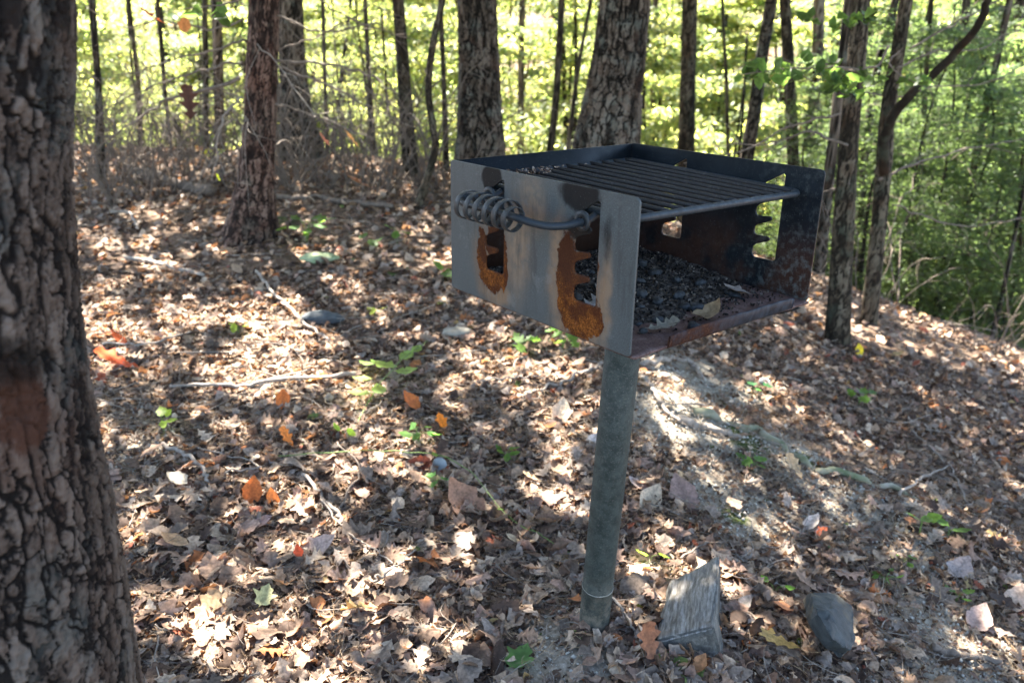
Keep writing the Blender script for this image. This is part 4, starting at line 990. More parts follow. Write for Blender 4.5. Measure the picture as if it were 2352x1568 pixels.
for i,(u,v) in enumerate(spots):
    p=gp(u,v); s=rg.uniform(.7,1.2)*min(1.1,p[1]/7)
    if i<3: bp[i].location=(p[0],p[1],terr(p[0],p[1])); bp[i].scale=(s,s,s)
    else: dup(bp[i%3],(p[0],p[1],float(terr(p[0],p[1]))),rg.random()*6.28,s)

# ================================================================= THINGS ON THE GROUND
def zcam(p): return p[1]*cp-(p[2]-CAMH)*sp
def leafthing(u,v,px,kind,col,label,yaw=0,tx=0,ty=0,kl=.6,kw=1.2,lift=.03,name='fallen_leaf',mat='glow',cat='leaf',wav=.02):
    p=gp(u,v); s=px*zcam(p)/FPX; p=p+np.array([0,0,lift])
    V,F,C=leaves(kind,[p],[s],[yaw],[tx],[ty],[kl],[kw],[col],wav,np.random.default_rng(int(u*7+v)))
    b=p.copy(); o=solo(name,V,F,M[mat],label,cat,b,col=C,smooth=True)
    ss_=o.modifiers.new('s','SUBSURF'); ss_.levels=1; ss_.render_levels=1
    return o
O_=(.40,.12,.03)
leafthing(1070,1180,150,'beech',(.26,.15,.10),'large curled brown leaf lying left of the post, toothed edge',1.0,.5,-.2,1.6,2.4,.035)
leafthing(1562,1155,122,'beech',(.24,.165,.14),'broad flat greyish brown leaf right of the post, pointed tip up',.15,.45,.1,.4,.6,.03)
leafthing(1490,1165,105,'oval',(.40,.32,.23),'narrow pale curled leaf between the post and the broad greyish brown leaf',-.45,.3,.5,.7,2.6,.03)
leafthing(1788,1492,100,'oak',(.48,.31,.10),'yellow oak leaf with deep lobes between the wood block and the dark rock',1.05,.2,.1,.5,.5,.03)
leafthing(1822,1088,72,'oak',(.42,.29,.16),'tan lobed oak leaf beside the mossy root',.3,.5,.2,.5,.6,.03)
leafthing(1190,1532,84,'maple',(.10,.20,.07),'fresh green lobed leaf at the bottom edge of the picture',-.5,.15,.1,.3,.5,.035,mat='green')
leafthing(588,1158,74,'beech',O_,'glowing orange leaf standing upright in the litter, left of the middle',.1,1.0,.15,.6,.8,.05)
leafthing(628,1170,56,'oval',(.45,.17,.05),'narrow rusty orange leaf just right of the glowing upright orange leaf',.2,1.1,.5,.5,1.2,.04)
leafthing(276,852,108,'oak',(.55,.09,.025),'red orange leaf beside the big near trunk',1.5,.5,.1,.5,.7,.05)
leafthing(278,795,50,'oval',(.5,.1,.03),'small red leaf above the larger red orange leaf by the near trunk',1.3,.6,.2,.5,.7,.04)
leafthing(1284,970,84,'oval',(.47,.40,.30),'pale dry ribbed leaf standing left of the upper post',-.2,.8,.3,.5,2.2,.04)
leafthing(1492,1525,112,'oak',(.22,.095,.05),'dark rust brown leaf standing upright at the bottom, left of the wood block',.1,1.1,.2,.6,.9,.06)
leafthing(1600,1545,62,'oval',(.45,.22,.10),'orange brown leaf under the front of the wood block',-.9,.5,.2,.5,1.,.03)
leafthing(722,1282,118,'beech',(.36,.27,.23),'big pale pinkish leaf in the sunlight at lower left',-1.2,.35,.2,.5,1.2,.035)
leafthing(690,1300,40,'oval',(.5,.08,.03),'small bright red leaf tip tucked under the big pale pinkish leaf',.6,.6,.2,.5,1.,.05)
leafthing(600,1220,62,'oval',(.33,.24,.23),'pale lilac brown pointed leaf above the big pale pinkish leaf',-1.3,.3,.3,.4,1.5,.035)
leafthing(1970,818,40,'oval',(.75,.55,.02),'bright yellow leaf standing alone on the right slope',.1,1.1,.1,.3,.5,.03)
leafthing(652,1360,70,'oak',(.30,.21,.14),'brown oak leaf curling upwards at lower left below the sunlit leaves',.6,.5,.3,1,1.6,.03)
leafthing(468,1430,118,'oak',(.33,.23,.13),'big golden brown oak leaf near the foot of the near trunk',-.4,.4,.3,1.0,1.4,.035)
leafthing(405,1270,80,'oval',(.40,.26,.15),'tan arched leaf halfway down beside the near trunk',1.3,.3,.2,1.2,1.5,.04)
leafthing(410,1125,64,'beech',(.34,.30,.24),'pale grey leaf right of the near trunk above the tan arched leaf',1.2,.3,.1,.7,1.2,.04)
leafthing(610,1395,68,'maple',(.42,.40,.20),'pale yellow green lobed leaf in the lower left sunlight',-.2,.2,.2,.4,.6,.04)
leafthing(1290,1105,60,'maple',(.36,.26,.17),'tan star shaped leaf left of the middle of the post',.3,.4,.2,.5,.8,.03)
leafthing(1225,1115,58,'oak',(.38,.28,.18),'tan oak leaf left of the post between the curled brown leaf and the post',1.4,.4,.2,.5,.8,.03)
leafthing(1360,1025,46,'beech',(.42,.40,.38),'greyish white leaf touching the left side of the post',-.9,.5,.2,.4,1.,.03)
leafthing(1858,1216,60,'oval',(.55,.47,.40),'whitish curled leaf on the bare soil right of the wood block',-1.1,.5,.2,.5,2.2,.03)
leafthing(1885,1238,38,'maple',(.50,.12,.05),'small red leaf under the whitish curled leaf',-1.1,.4,.2,.5,.8,.03)
leafthing(1800,1412,58,'oval',(.33,.15,.07),'rusty brown oval leaf left of the dark rock',1.5,.3,.1,.5,1.,.03)
leafthing(1710,1405,50,'oval',(.45,.38,.31),'cream pointed leaf right of the wood block',-.8,.4,.1,.4,1.2,.03)
leafthing(1930,1475,100,'oak',(.40,.32,.23),'long pale torn leaf leaning on the front of the dark rock',-1.0,.5,.1,.5,1.8,.03)
leafthing(1180,1255,44,'oval',(.42,.33,.22),'small tan oval leaf in the shadow below the curled brown leaf',1.3,.4,.1,.4,1.,.03)
leafthing(945,945,62,'beech',O_,'glowing orange leaf right of the sunlit green leaves',1.,.8,.1,.5,1.,.045)
leafthing(1015,990,44,'maple',(.7,.2,.02),'small glowing orange leaf right of the middle of the litter',.4,.8,.1,.5,1.,.045)
leafthing(650,940,50,'oval',(.45,.13,.03),'upright orange brown leaf above the middle of the left litter',.1,1.1,.2,.4,.8,.045)
leafthing(662,1030,58,'oak',(.62,.2,.04),'small lobed orange leaf in the left litter, above the upright glowing one',1.1,.8,.1,.4,.8,.045)
leafthing(1065,770,44,'beech',(.35,.33,.30),'greyish leaf lying left under the grill box',1.3,.4,.1,.4,.8,.03)
leafthing(2240,1440,88,'beech',(.42,.30,.25),'pinkish pale leaf near the lower right corner',-.9,.5,.1,.5,1.2,.035)
leafthing(2325,1395,90,'beech',(.45,.34,.26),'pale brown leaf at the right edge near the lower right corner',-.7,.5,.1,.6,1.2,.035)
leafthing(2200,1320,80,'beech',(.30,.25,.23),'large greyish leaf on the right slope above the lower right corner',-.8,.4,.1,.6,1.2,.03)
leafthing(1465,1130,60,'oval',(.42,.33,.30),'pinkish leaf piece touching the right side of the post',.9,.4,.1,.6,1.2,.03)
# leaves caught in the air on dead twigs
def hangleaf(u,v,Y,px,kind,col,label,yaw,tx,mat='glow'):
    p=py(u,v,Y); s=px*zcam(p)/FPX
    V,F,C=leaves(kind,[p],[s],[yaw],[tx],[.3],[.7],[1.2],[col],.03); o=solo('hanging_leaf',V,F,M[mat],label,'leaf',p,col=C,smooth=True); return o
hangleaf(806,320,Y1-.1,58,'beech',(.75,.38,.12),'orange tan leaf caught on a dead twig, right of the greyish green trunk',1.4,.9)
hangleaf(745,322,Y1-.2,44,'oval',(.45,.16,.09),'small reddish leaf on the same dead branch, left of the orange tan leaf',1.2,.9)
hangleaf(352,42,3.6,74,'oak',(.4,.13,.05),'rusty brown leaf hanging high at upper left beside the near trunk',1.4,.5)
hangleaf(425,60,3.9,52,'oval',(.45,.19,.06),'orange brown leaf hanging high at upper left, right of the rusty brown one',.3,.9)
hangleaf(430,240,Y1-.3,90,'oak',(.06,.028,.02),'dark brown withered leaf hanging from the pale dead branch',.5,1.2)
hangleaf(820,418,Y1+.8,80,'beech',(.33,.16,.08),'rust brown leaf on the ground twigs right of the reddish trunk',1.5,.5)
hangleaf(500,408,Y1+.4,22,'oval',(.6,.65,.05),'single yellow green leaf left of the reddish trunk',1.5,1.2,'green')

# wood block
def zz3(x,y): return ((1300+x/1.9425)/1.063,(860+y/1.9425)/1.063)
A4=[pz(*zz3(655,1085),2.25),pz(*zz3(885,955),2.32),pz(*zz3(862,1300),2.02),pz(*zz3(570,1372),2.03)]
dn=[np.array([-.03,.04,-.26]),np.array([.055,.05,-.30]),np.array([.075,-.035,-.28]),np.array([.02,-.05,-.24])]
def wood():
    bm=bmesh.new(); tv=[bm.verts.new(p) for p in A4]; bv=[bm.verts.new(p+d) for p,d in zip(A4,dn)]
    bm.faces.new(tv[::-1]); bm.faces.new(bv)
    for i in range(4): bm.faces.new((tv[i],tv[(i+1)%4],bv[(i+1)%4],bv[i]))
    bmesh.ops.recalc_face_normals(bm,faces=bm.faces)
    bmesh.ops.bevel(bm,geom=list(bm.edges),offset=.006,segments=2,affect='EDGES')
    for _ in range(4): bmesh.ops.subdivide_edges(bm,edges=[e for e in bm.edges if e.calc_length()>.008],cuts=1,use_grid_fill=True)
    bmesh.ops.triangulate(bm,faces=bm.faces); bm.normal_update()
    V=np.array([v.co[:] for v in bm.verts]);N=np.array([v.normal[:] for v in bm.verts]);F=np.array([[v.index for v in f.verts] for f in bm.faces]); bm.free()
    gd=np.array(A4[1])-np.array(A4[2]); gd/=np.linalg.norm(gd); a=V@gd; sd=np.cross(gd,[0,0,1.]);sd/=np.linalg.norm(sd); b=V@sd
    crk=1-sstep(0,.12,np.abs(2*vn(b*34+.8*vn(a*9,1.),a*3.5,V[:,2]*14)-1))
    V=V-N*(crk*.004+.006*(fbm(b*60,a*14,V[:,2]*60,3)-.5)*2+.022*(fbm(b*13,a*11,V[:,2]*13,3)-.5))[:,None]
    return V,F
V,F=wood()
n_=NT('weathered_grey_wood',.85,.2); v_=n_.tc()
gd=np.array(A4[1])-np.array(A4[2]); ang=math.atan2(gd[0],gd[1])
mp=n_.n.new('ShaderNodeMapping'); mp.inputs['Rotation'].default_value=(0,0,ang); mp.inputs['Scale'].default_value=(1,1,1); n_.l.new(v_,mp.inputs[0])
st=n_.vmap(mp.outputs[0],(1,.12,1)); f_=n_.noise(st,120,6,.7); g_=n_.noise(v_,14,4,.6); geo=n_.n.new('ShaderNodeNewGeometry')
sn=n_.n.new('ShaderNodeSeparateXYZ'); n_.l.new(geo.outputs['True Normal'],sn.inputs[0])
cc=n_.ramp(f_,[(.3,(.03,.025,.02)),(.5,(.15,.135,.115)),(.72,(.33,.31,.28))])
cc=n_.mix(n_.math('MULTIPLY',n_.ss(sn.outputs[2],.6,.2,0,1),.8),cc,n_.ramp(n_.noise(v_,60,6,.7),[(.35,(.012,.013,.012)),(.65,(.055,.055,.05))]))  # sides painted darker than the top: shade and dark bark in the colour
cc=n_.mix(n_.ss(g_,.55,.7,0,.6),cc,(.13,.10,.075))
M['wood']=n_.fin(cc,nrm=n_.bump(f_,.8,.003))
bb=np.mean(A4,0); bb[2]=terr(bb[0],bb[1])
solo('wood_block',V,F,M['wood'],'weathered grey wedge of split wood half sunk in the ground right of the post','wood block',bb,smooth=True)
# rocks
def rockmat(name,a,b,c):
    n=NT(name,.8,.35); v=n.tc(); f=n.noise(v,26,6,.65); g=n.noise(v,7,3)
    return n.fin(n.mix(n.ss(g,.5,.62,0,.8),n.ramp(f,[(.3,a),(.7,b)]),c),nrm=n.bump(n.noise(v,70,6,.7),.6,.004))
def hullrock(pts,name,mat,label,base):
    bm=bmesh.new()
    for p in pts: bm.verts.new(p)
    bmesh.ops.convex_hull(bm,input=bm.verts)
    for v in [v for v in bm.verts if not v.link_faces]: bm.verts.remove(v)
    bmesh.ops.bevel(bm,geom=list(bm.edges),offset=.002,segments=1,affect='EDGES')
    bmesh.ops.triangulate(bm,faces=bm.faces)
    for _ in range(3): bmesh.ops.subdivide_edges(bm,edges=[e for e in bm.edges if e.calc_length()>.007],cuts=1); bmesh.ops.triangulate(bm,faces=bm.faces)
    bm.normal_update(); V=np.array([v.co[:] for v in bm.verts]);N=np.array([v.normal[:] for v in bm.verts]);F=np.array([[v.index for v in f.verts] for f in bm.faces]); bm.free()
    V=V+N*(.006*np.abs(fbm(V[:,0]*22,V[:,1]*22,V[:,2]*22,3)-.5)*-3+.004*(fbm(V[:,0]*90,V[:,1]*90,V[:,2]*90,3)-.5))[:,None]*1.3
    return solo(name,V,F,mat,label,'rock',base,smooth=False)
z5=lambda x,y:((1700+x/1.621)/1.063,(700+y/1.621)/1.063)
rp=[pz(*z5(440,1192),2.27),pz(*z5(560,1205),2.28),pz(*z5(628,1262),2.24),pz(*z5(640,1400),2.12),pz(*z5(618,1452),2.05),pz(*z5(540,1405),2.03),pz(*z5(470,1290),2.1),pz(*z5(520,1270),2.12)]
rc_=np.mean(rp,0); rp=[rc_+(p-rc_)*.92 for p in rp]+[rc_+(p-rc_)*.9+np.array([0,.045,-.07]) for p in rp]
rb=np.mean(rp,0); rb[2]=terr(rb[0],rb[1])
hullrock(rp,'rock',rockmat('dark_grey_stone',(.014,.018,.02),(.055,.06,.058),(.10,.08,.052)),'dark faceted rock with a lighter top near the lower right corner',rb)
def smallrock(u,v,px,sq,mat,label,seed):
    p=gp(u,v); r=px*zcam(p)/FPX/2; V,F=blob(p+np.array([0,0,r*.45]),r,seed,3,sq); solo('stone',V,F,mat,label,'stone',p,smooth=False)
ps=rockmat('pale_stone',(.14,.155,.165),(.28,.30,.30),(.2,.2,.17))
smallrock(1010,1080,42,(.8,.5,1.1),ps,'small bluish white stone standing in the litter left of the post',3)
smallrock(1755,885,28,(1.,.8,.8),ps,'rounded cream pebble on the right slope',5)
smallrock(1050,775,56,(1.3,.6,.4),rockmat('buff_stone',(.14,.12,.09),(.27,.24,.19),(.18,.16,.13)),'flat buff stone lying below the left corner of the grill box',9)
smallrock(735,606,66,(1.3,.8,.35),rockmat('mossy_stone',(.12,.16,.07),(.28,.32,.18),(.2,.2,.14)),'flat mossy stone in front of the reddish trunk',12)
smallrock(740,745,70,(1.5,.6,.5),rockmat('charred_stone',(.02,.024,.028),(.07,.08,.085),(.05,.05,.05)),'dark charred lump of wood in the litter left of the grill',14)
for i,(u,v,px) in enumerate([(1735,1593,14),(1745,1600,12)]): pass
# sticks and roots
def stick(pxs,r0,r1,label,mat='twig',lift=.02,name='stick',cat='stick',seed=0,wob=.012,sides=7,end=0):
    P=[]
    for i,(u,v) in enumerate(pxs):
        p=gp(u,v); p[2]=terr(p[0],p[1])+lift+end*i/(len(pxs)-1); P.append(p)
    V,F=tube1(P,[r0,r1],50,sides,wob,seed); b=P[0].copy()
    return solo(name,V,F,M[mat],label,cat,b,smooth=True)
stick([(700,1105),(735,1150),(775,1195),(788,1222)],.006,.007,'short pale broken stick pointing down right in the left sunlight',seed=1,lift=.03)
stick([(375,1040),(430,1065),(470,1100),(478,1125)],.008,.005,'pale bent twig near the big near trunk',seed=2,lift=.03)
stick([(520,1100),(600,1090),(430,1040)],.003,.002,'thin pale twig crossing the bent twig',seed=3,lift=.03)
stick([(390,905),(480,898),(560,905),(640,890),(820,878)],.006,.010,'long pale straight stick across the sunlit litter',seed=4,lift=.03)
stick([(240,805),(330,806),(400,790),(440,775)],.006,.004,'pale curved stick beside the near trunk, above the red orange leaf',seed=5,lift=.03)
stick([(290,605),(350,612),(410,630),(470,645)],.014,.012,'thick grey fallen branch in the far left sunlight',seed=6,lift=.03)
stick([(590,640),(640,700),(700,760),(760,800)],.009,.005,'pale dead branch lying diagonally below the reddish trunk',seed=7,lift=.04)
stick([(300,398),(350,418),(420,440),(490,455)],.05,.045,'dark fallen log at the back left','twig_dark',.05,'log','log',8,.03,10)
stick([(640,462),(740,466),(850,480),(900,486)],.022,.018,'long mossy fallen branch right of the reddish trunk','twig_dark',.03,'log','log',9,.03,8)
stick([(255,508),(300,510),(322,545)],.012,.009,'forked pale stick in front of the dark log at the back left',seed=10,lift=.06)
stick([(780,1190),(800,1150),(830,1110),(780,1060)],.0035,.003,'thin dark twig rising from the litter in the middle','twig_dark',.02,seed=11,end=.05)
stick([(1190,920),(1250,905),(1330,870),(1385,848)],.005,.008,'pale gnarled root piece left of the top of the post',seed=12,lift=.025,wob=.03)
stick([(1105,890),(1170,885),(1240,880)],.004,.003,'pale splintered twig under the left side of the grill box',seed=13,lift=.03)
stick([(1470,870),(1500,910),(1530,950),(1560,985)],.011,.006,'pale dry root curving down right of the top of the post','twig',.02,'root','root',14,.02)
stick([(1480,850),(1540,835),(1590,850),(1615,890)],.014,.009,'knobbly tan root just behind the post','twig',.03,'root','root',15,.03)
M['mossroot']=m_simple('mossy_root',(.055,.075,.02),(.28,.25,.2),9,.9,.6,.004)
stick([(1600,960),(1700,985),(1790,1030),(1850,1075),(1960,1110),(2080,1140),(2200,1180)],.022,.009,'long mossy root running down the right slope','mossroot',.004,'root','root',16,.05)
stick([(1560,975),(1640,1000),(1700,1010)],.018,.010,'short weathered grey root left of the long mossy root','twig',.015,'root','root',17,.02)
stick([(2060,1150),(2130,1105),(2180,1085)],.006,.003,'pale twig on the right slope below the end of the mossy root',seed=18,lift=.03)
stick([(1560,1300),(1620,1270),(1660,1262),(1600,1220)],.004,.003,'dark bent twig above the wood block','twig_dark',.03,seed=19)
stick([(1390,1380),(1440,1440),(1470,1500)],.004,.003,'thin twig leaning against the foot of the post',seed=20,lift=.03)
stick([(860,1360),(900,1330),(960,1290)],.0035,.002,'thin straight twig in the lower middle of the litter',seed=21,lift=.035)
stick([(740,1170),(800,1240),(850,1280),(900,1310)],.003,.002,'thin curved twig below the short pale broken stick',seed=22,lift=.03)
stick([(2140,1500),(2210,1520),(2290,1530)],.012,.008,'dark stick half buried near the lower right corner','twig_dark',.015,seed=23)
stick([(2090,1000),(2130,1040),(2180,1090),(2220,1170)],.004,.003,'thin grey twig on the far right slope',seed=24,lift=.03)
# greenbrier vine
def vine():
    o=thing('vine','thin green trailing vine crossing the litter left of the post','vine',gp(640,1095))
    b=np.array(o.location)
    P=[gp(u,v)+np.array([0,0,h]) for (u,v,h) in [(640,1075,.05),(760,1078,.07),(880,1082,.08),(1000,1090,.08),(1080,1115,.06),(1150,1200,.05),(1230,1250,.04),(1320,1290,.03)]]
    V,F=tube1(P,[.0016,.0012],80,6,.01,4); mesh('stem',V,F,M['stem'],o,None,True,b)
    V,F=leaves('oval',[P[3]+np.array([0,0,.0]),P[5],gp(1150,1065)+np.array([0,0,.05]),gp(1175,1060)+np.array([0,0,.05])],[.03,.025,.035,.03],[.5,2,1,2.6],[.2]*4,[.2]*4,[.3]*4,[.4]*4,[(.12,.2,.04)]*4)[:2]
    V,F,C=leaves('oval',[P[3],P[5],gp(1150,1065)+np.array([0,0,.05]),gp(1175,1060)+np.array([0,0,.05])],[.03,.025,.035,.03],[.5,2,1,2.6],[.2]*4,[.2]*4,[.3]*4,[.4]*4,[(.12,.2,.04)]*4)
    mesh('leaves',V,F,M['green'],o,C,True,b)
vine()
# green seedlings
def seedling(u,v,n,lpx,spread,hgt,label,kind='oval',col=(.075,.15,.035),seed=0,name='seedling'):
    rg=np.random.default_rng(seed+int(u)); p=gp(u,v); sc=zcam(p)/FPX; o=thing(name,label,'seedling',p)
    A=Acc();P=[];Yw=[]
    for k in range(n):
        a=k*2.4+rg.uniform(-.4,.4); r=spread*sc*(.25+.75*rg.random()); h=hgt*sc*(.5+.5*rg.random())+.02
        e=p+np.array([math.cos(a)*r,math.sin(a)*r,h]); V,F=tube1([p+np.array([0,0,-.01]),p+np.array([math.cos(a)*r*.3,math.sin(a)*r*.3,h*.8]),e],[.0013,.0008],10,5); A.add(V,F)
        P.append(e+np.array([math.cos(a),math.sin(a),0])*lpx*sc*.45); Yw.append(a-math.pi/2)
    V,F,_=A.out(); mesh('stem',V,F,M['stem'],o,None,True,p)
    P=np.array(P); c=np.array(col)*(.8+.5*rg.random((n,1)))
    V,F,C=leaves(kind,P,lpx*sc*(.8+.4*rg.random(n)),Yw,rg.normal(0,.3,n),rg.normal(0,.3,n),rg.normal(.5,.3,n),rg.normal(.5,.3,n),c,.02,rg)
    mesh('leaves',V,F,M['green'],o,C,True,p); return o
seedling(378,998,4,34,10,40,'light green seedling beside the near trunk, three leaflets',col=(.2,.3,.05))
seedling(706,560,12,34,40,50,'leafy green seedling at the foot of the reddish trunk')
seedling(1205,815,4,40,16,30,'green lobed seedling under the grill box, left of the larger cluster','maple')
seedling(1292,805,10,32,42,34,'larger cluster of green lobed seedling leaves under the grill box','maple')
seedling(1490,1305,2,32,22,26,'pair of bright green round leaves right of the post','beech',(.22,.36,.05))
seedling(2108,1240,3,38,8,60,'tall narrow leaved green seedling on the right slope')
seedling(2175,1240,2,38,10,30,'small green seedling right of the tall narrow leaved one')
seedling(1778,1368,2,28,20,16,'tiny green two leaved seedling right of the wood block','beech',(.14,.32,.05))
seedling(960,1022,6,34,30,26,'dark green seedling below the glowing orange leaf',col=(.07,.16,.04))
seedling(1162,1066,4,30,18,26,'small green seedling right of the bluish white stone')
seedling(1000,1120,3,28,14,14,'small dark green seedling just below the bluish white stone','maple',(.06,.16,.04))
seedling(788,1008,2,30,8,14,'single bright green round leaf in the middle left litter','beech',(.22,.36,.05))
seedling(850,575,3,30,12,26,'pale green seedling right of the reddish trunk')
seedling(912,560,3,36,10,30,'narrow green seedling left of the grill box')
seedling(862,730,3,26,12,16,'tiny yellow green seedling behind the middle litter',col=(.25,.33,.05))
seedling(548,768,3,34,12,18,'yellow green seedling beside the dark charred lump',col=(.22,.34,.06))
seedling(1730,1080,5,28,26,18,'green seedling on the bare soil left of the tan oak leaf','maple')
seedling(1972,930,4,34,16,20,'green seedling on the right slope below the yellow leaf','maple')
seedling(1740,905,3,26,10,14,'tiny dark green seedling under the cream pebble','maple',(.04,.14,.05))
seedling(2030,1345,5,24,24,14,'low green seedling right of the dark rock')
seedling(2195,1385,3,28,14,18,'green two leaved seedling above the lower right corner','maple')
seedling(490,378,4,40,14,26,'yellow green seedling at the back, left of the reddish trunk',col=(.28,.34,.04))
seedling(1030,640,3,44,12,20,'bright green leaves just left of the firebox')
seedling(2075,1300,3,24,14,12,'small clump of green leaves right of the dark rock, higher up')
seedling(2060,600,6,40,40,70,'green plant at the foot of the trees right of the grill')
# sunlit big leaved brier left of the post
o=thing('brier','sunlit brier shoot with large pale green leaves lying in the brightest patch of litter','brier',gp(860,905)); b=np.array(o.location)
P=[gp(u,v)+np.array([0,0,h]) for (u,v,h) in [(820,985,.02),(850,945,.05),(890,905,.08),(930,860,.08),(985,815,.07)]]
V,F=tube1(P,[.0022,.0015],40,6,.008,8); mesh('stem',V,F,M['stem'],o,None,True,b)
lp=[(885,872,70,1.2),(935,885,58,-1.5),(875,930,50,.5),(835,905,46,1.6),(830,940,58,1.7),(935,850,50,-.8),(845,868,40,1.3),(960,835,36,-.4)]
P=[gp(u,v)+np.array([0,0,.07]) for u,v,_,_ in lp]; n=len(lp)
V,F,C=leaves('beech',P,[q[2]*zcam(p)/FPX for q,p in zip(lp,P)],[q[3] for q in lp],[.15]*n,[.1]*n,[.5]*n,[.5]*n,[(.22,.34,.10)]*n,.02); mesh('leaves',V,F,M['green'],o,C,True,b)

# ================================================================= IN THE FIREBOX
nx_,ny_=130,130
ax_=np.linspace(.004,GW-.004,nx_); ay_=np.linspace(.006,GD-.009,ny_); AX,AY=np.meshgrid(ax_,ay_,indexing='ij')
def ash_h(x,y):
    h=.004+(.021*sstep(.06,.42,y)*(.5+.8*fbm(x*9,y*9,3.,3)))+.012*(fbm(x*45,y*45,1.,4)-.5)
    lipm=sstep(.045,.13,y+.05*(fbm(x*14,2.)-.5)-.05*(1-sstep(.03,.16,x)))
    h=h*lipm-.006*(1-lipm)
    h=h-.010*sstep(.33,.48,x)*(1-sstep(.05,.3,y))
    return h+.0015
AZ=ash_h(AX,AY)
I=np.arange(nx_*ny_).reshape(nx_,ny_)
n_=NT('ash_and_char',.95,.05); v_=n_.tc(); f_=n_.noise(v_,95,6,.75,1.); c_=n_.vor(v_,120,'F1','Color'); bw=n_.n.new('ShaderNodeRGBToBW'); n_.l.new(c_,bw.inputs[0])
M['ash']=n_.fin(n_.mix(n_.ss(bw.outputs[0],.35,.75),n_.ramp(f_,[(.35,(.005,.0045,.0045)),(.53,(.028,.023,.02)),(.72,(.13,.11,.09))]),n_.ramp(f_,[(.3,(.014,.013,.013)),(.7,(.11,.095,.08))])),nrm=n_.bump(n_.math('ADD',f_,bw.outputs[0]),1.,.006))
AV=b2w(np.stack([AX,AY,AZ],-1).reshape(-1,3)); cb=b2w((GW/2,GD/2,.01))
solo('ash_bed',AV,qd(I),M['ash'],'bed of dark ash and char covering the firebox floor','ash',cb,kind='stuff',smooth=True)
A=Acc(); rg=np.random.default_rng(5); n=5200
bx=rg.uniform(.012,GW-.012,n); by=.035+(GD-.055)*rg.random(n)**.7; kk_=(by>.11)|(bx>.2)|(rg.random(n)<.25); bx,by=bx[kk_],by[kk_]; n=len(bx); P=b2w(np.stack([bx,by,np.maximum(ash_h(bx,by),.002)+.003*rg.random(n)],1))
pc=np.array([(.006,.006,.006),(.022,.019,.017),(.08,.066,.055),(.17,.145,.12)])
V,F,C=leaves('scrap',P,rg.uniform(.003,.011,n),rg.random(n)*6.28,rg.normal(0,.6,n),rg.normal(0,.6,n),rg.normal(0,2,n),rg.normal(0,3,n),pc[rg.choice(4,n,p=[.36,.30,.24,.10])]); A.add(V,F,C)
V,F,C=A.out(); solo('char_crumbs',V,F,M['dead'],'charred crumbs and burnt flakes on the ash in the firebox','char crumbs',cb,kind='stuff',col=C)
n_=NT('charcoal',.6,.2); v_=n_.tc(); M['coal']=n_.fin(n_.ramp(n_.noise(v_,90,6,.7),[(.35,(.008,.009,.010)),(.6,(.03,.032,.034)),(.8,(.10,.10,.10))]),nrm=n_.bump(n_.noise(v_,160,5,.7),.7,.003))
def lump(x,y,r,seed,label,sq=(1,.8,.6),grp='charcoal lumps in the firebox'):
    c=b2w((x,y,max(0.002,float(ash_h(np.array(x),np.array(y))))+r*sq[2]*.55)); V,F=blob((0,0,0),r,seed,3,sq)
    a=seed*1.7; Rz=np.array([[math.cos(a),-math.sin(a),0],[math.sin(a),math.cos(a),0],[0,0,1]]); V=V@Rz.T+c
    return solo('charcoal_lump',V,F,M['coal'],label,'charcoal',c,grp)
lump(.185,.022,.0135,3,'smooth oval charcoal lump resting by the front lip of the firebox',(1.1,.8,.7),None)
CL='jagged charcoal lump lying in the ash of the firebox'
k=0
for i in range(40):
    x=rg.uniform(.02,.42); y=rg.uniform(.04,.40); 
    if x>.3 and rg.random()<.6: continue
    lump(x,y,rg.uniform(.005,.016),10+i,CL,(rg.uniform(.9,1.4),rg.uniform(.6,.9),rg.uniform(.5,.8)))
def boxleaf(x,y,s,kind,col,label,yaw,kl=1.,kw=2.,tx=.2,lift=.012):
    p=b2w((x,y,max(.002,float(ash_h(np.array(x),np.array(y))))+lift))
    V,F,C=leaves(kind,[p],[s],[yaw],[tx],[.1],[kl],[kw],[col],.03); solo('dry_leaf',V,F,M['dead'],label,'leaf',p,col=C,smooth=True)
boxleaf(.245,.045,.085,'oval',(.19,.14,.085),'tan arched leaf on the ash behind the front lip of the firebox',-1.15,2.2,1.5)
boxleaf(.13,.05,.065,'oak',(.16,.15,.12),'pale grey green leaf near the front left of the firebox',-1.2,.6,1.2)
boxleaf(.11,.19,.095,'oak',(.22,.20,.18),'large grey oak leaf in the middle left of the firebox',-.9,.8,1.2,.2,.016)
boxleaf(.05,.17,.07,'beech',(.20,.18,.17),'grey leaf beside the left side panel inside the firebox',.8,.8,1.5,.2,.014)
boxleaf(.19,.20,.07,'maple',(.25,.21,.17),'curled tan grey leaf deep in the middle of the firebox',.4,1.5,2,.4,.02)
boxleaf(.06,.33,.06,'oak',(.26,.17,.11),'brown oak leaf at the back left of the firebox',.4,1.2,2,.9,.025)
boxleaf(.42,.10,.07,'oval',(.18,.15,.13),'dusty brown leaf at the right end of the firebox',1.2,.8,2,.2,.01)
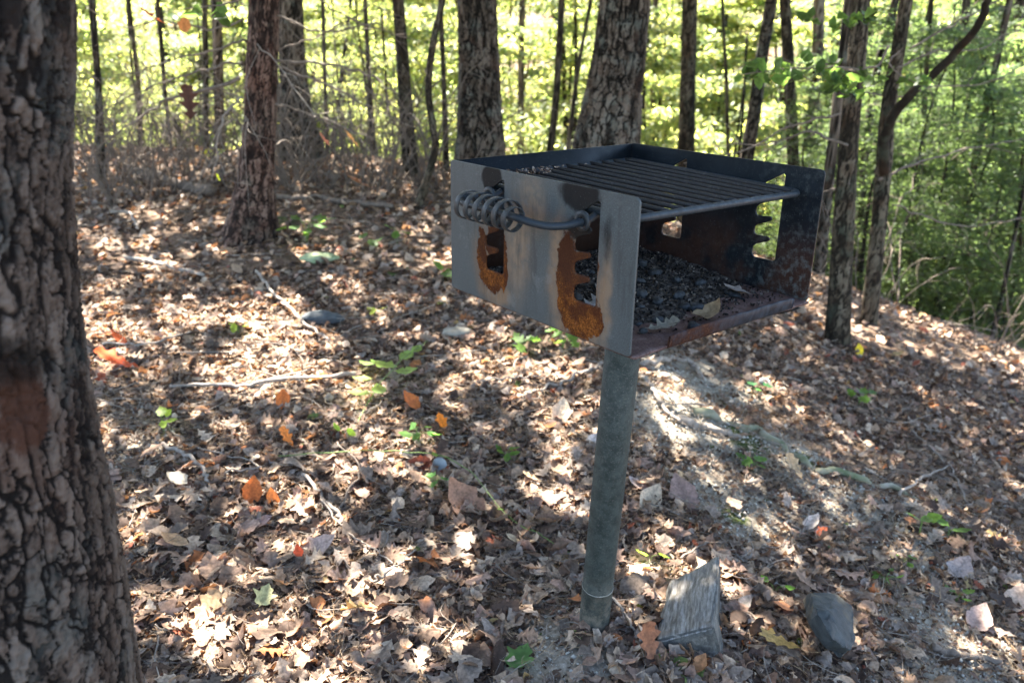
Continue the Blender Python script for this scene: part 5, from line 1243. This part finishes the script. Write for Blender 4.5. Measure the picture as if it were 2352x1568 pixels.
# debris on the grate corner
A=Acc(); n=110; bx=rg.normal(.15,.06,n); by=rg.normal(.455,.02,n); k_=(bx>.03)&(bx<.46)&(by<.485); bx,by=bx[k_],by[k_]; n=len(bx)
P=b2w(np.stack([bx,by,gz(by,bx)+.008+.003*rg.random(n)],1))
V,F,C=leaves('scrap',P,rg.uniform(.003,.009,n),rg.random(n)*6.28,rg.normal(0,.4,n),rg.normal(0,.4,n),rg.normal(0,2,n),rg.normal(0,3,n),palette(n)*1.2)
solo('grate_debris',V,F,M['dead'],'pale crumbs and leaf bits caught on the back corner of the grate','debris',b2w((.17,.44,.22)),kind='stuff',col=C)
V,F=blob(bpos,.0065,4,2,(.8,.8,1.5)); solo('mud_dab',V,F,m_simple('tan_mud',(.3,.22,.12),(.5,.38,.22),120),'small tan dab of mud stuck on the middle of the post','mud',bpos)

# ================================================================= say where each repeated tree, shrub and lump stands
def project(p):
    d=np.array(p)-O; zc=d[1]*cp-d[2]*sp
    return d[0]/zc*FPX+1176, zc
ZON=[(210,'behind the near trunk'),(400,'right beside the near trunk'),(560,'just left of the reddish trunk'),(760,'just right of the reddish trunk'),(905,'left of the slim straight trunk'),(1040,'around the wavy stem'),(1180,'behind the upright furrowed trunk'),(1340,'between the two big furrowed trunks'),(1480,'behind the biggest trunk'),(1640,'above the grate'),(1800,'above the side panel slots'),(1930,'above the right grill corner'),(2060,'between the two dark saplings'),(2200,'under the arching limb'),(2400,'at the right edge')]
SH={'young_tree':'blurred young tree with wide yellow green leaves','leafy_sapling':'blurred thin small leaved light green sapling','evergreen_sapling':'blurred feathery dark green young tree','bare_shrub':'tangle of fine bare grey twigs','slender_tree':'blurred slender dark trunk'}
for ob in bpy.data.objects:
    k=ob.name.split('.')[0]
    if ob.parent is None and k in SH and 'label' in ob:
        u,zc=project(ob.location); zn=[t for a,t in ZON if u<a] or ['outside the right edge']
        dep='' if k=='bare_shrub' else (', first row' if zc<13 else ', middle distance' if zc<22 else ', far back')
        ob['label']=SH[k]+' '+zn[0]+dep
    if ob.parent is None and k=='charcoal_lump' and 'group' in ob:
        q=RW.T@(np.array(ob.location)-TW)
        ob['label']='charcoal lump in the '+('front' if q[1]<.17 else 'middle' if q[1]<.3 else 'back')+' '+('left' if q[0]<.16 else 'centre' if q[0]<.32 else 'right')+' of the ash bed'
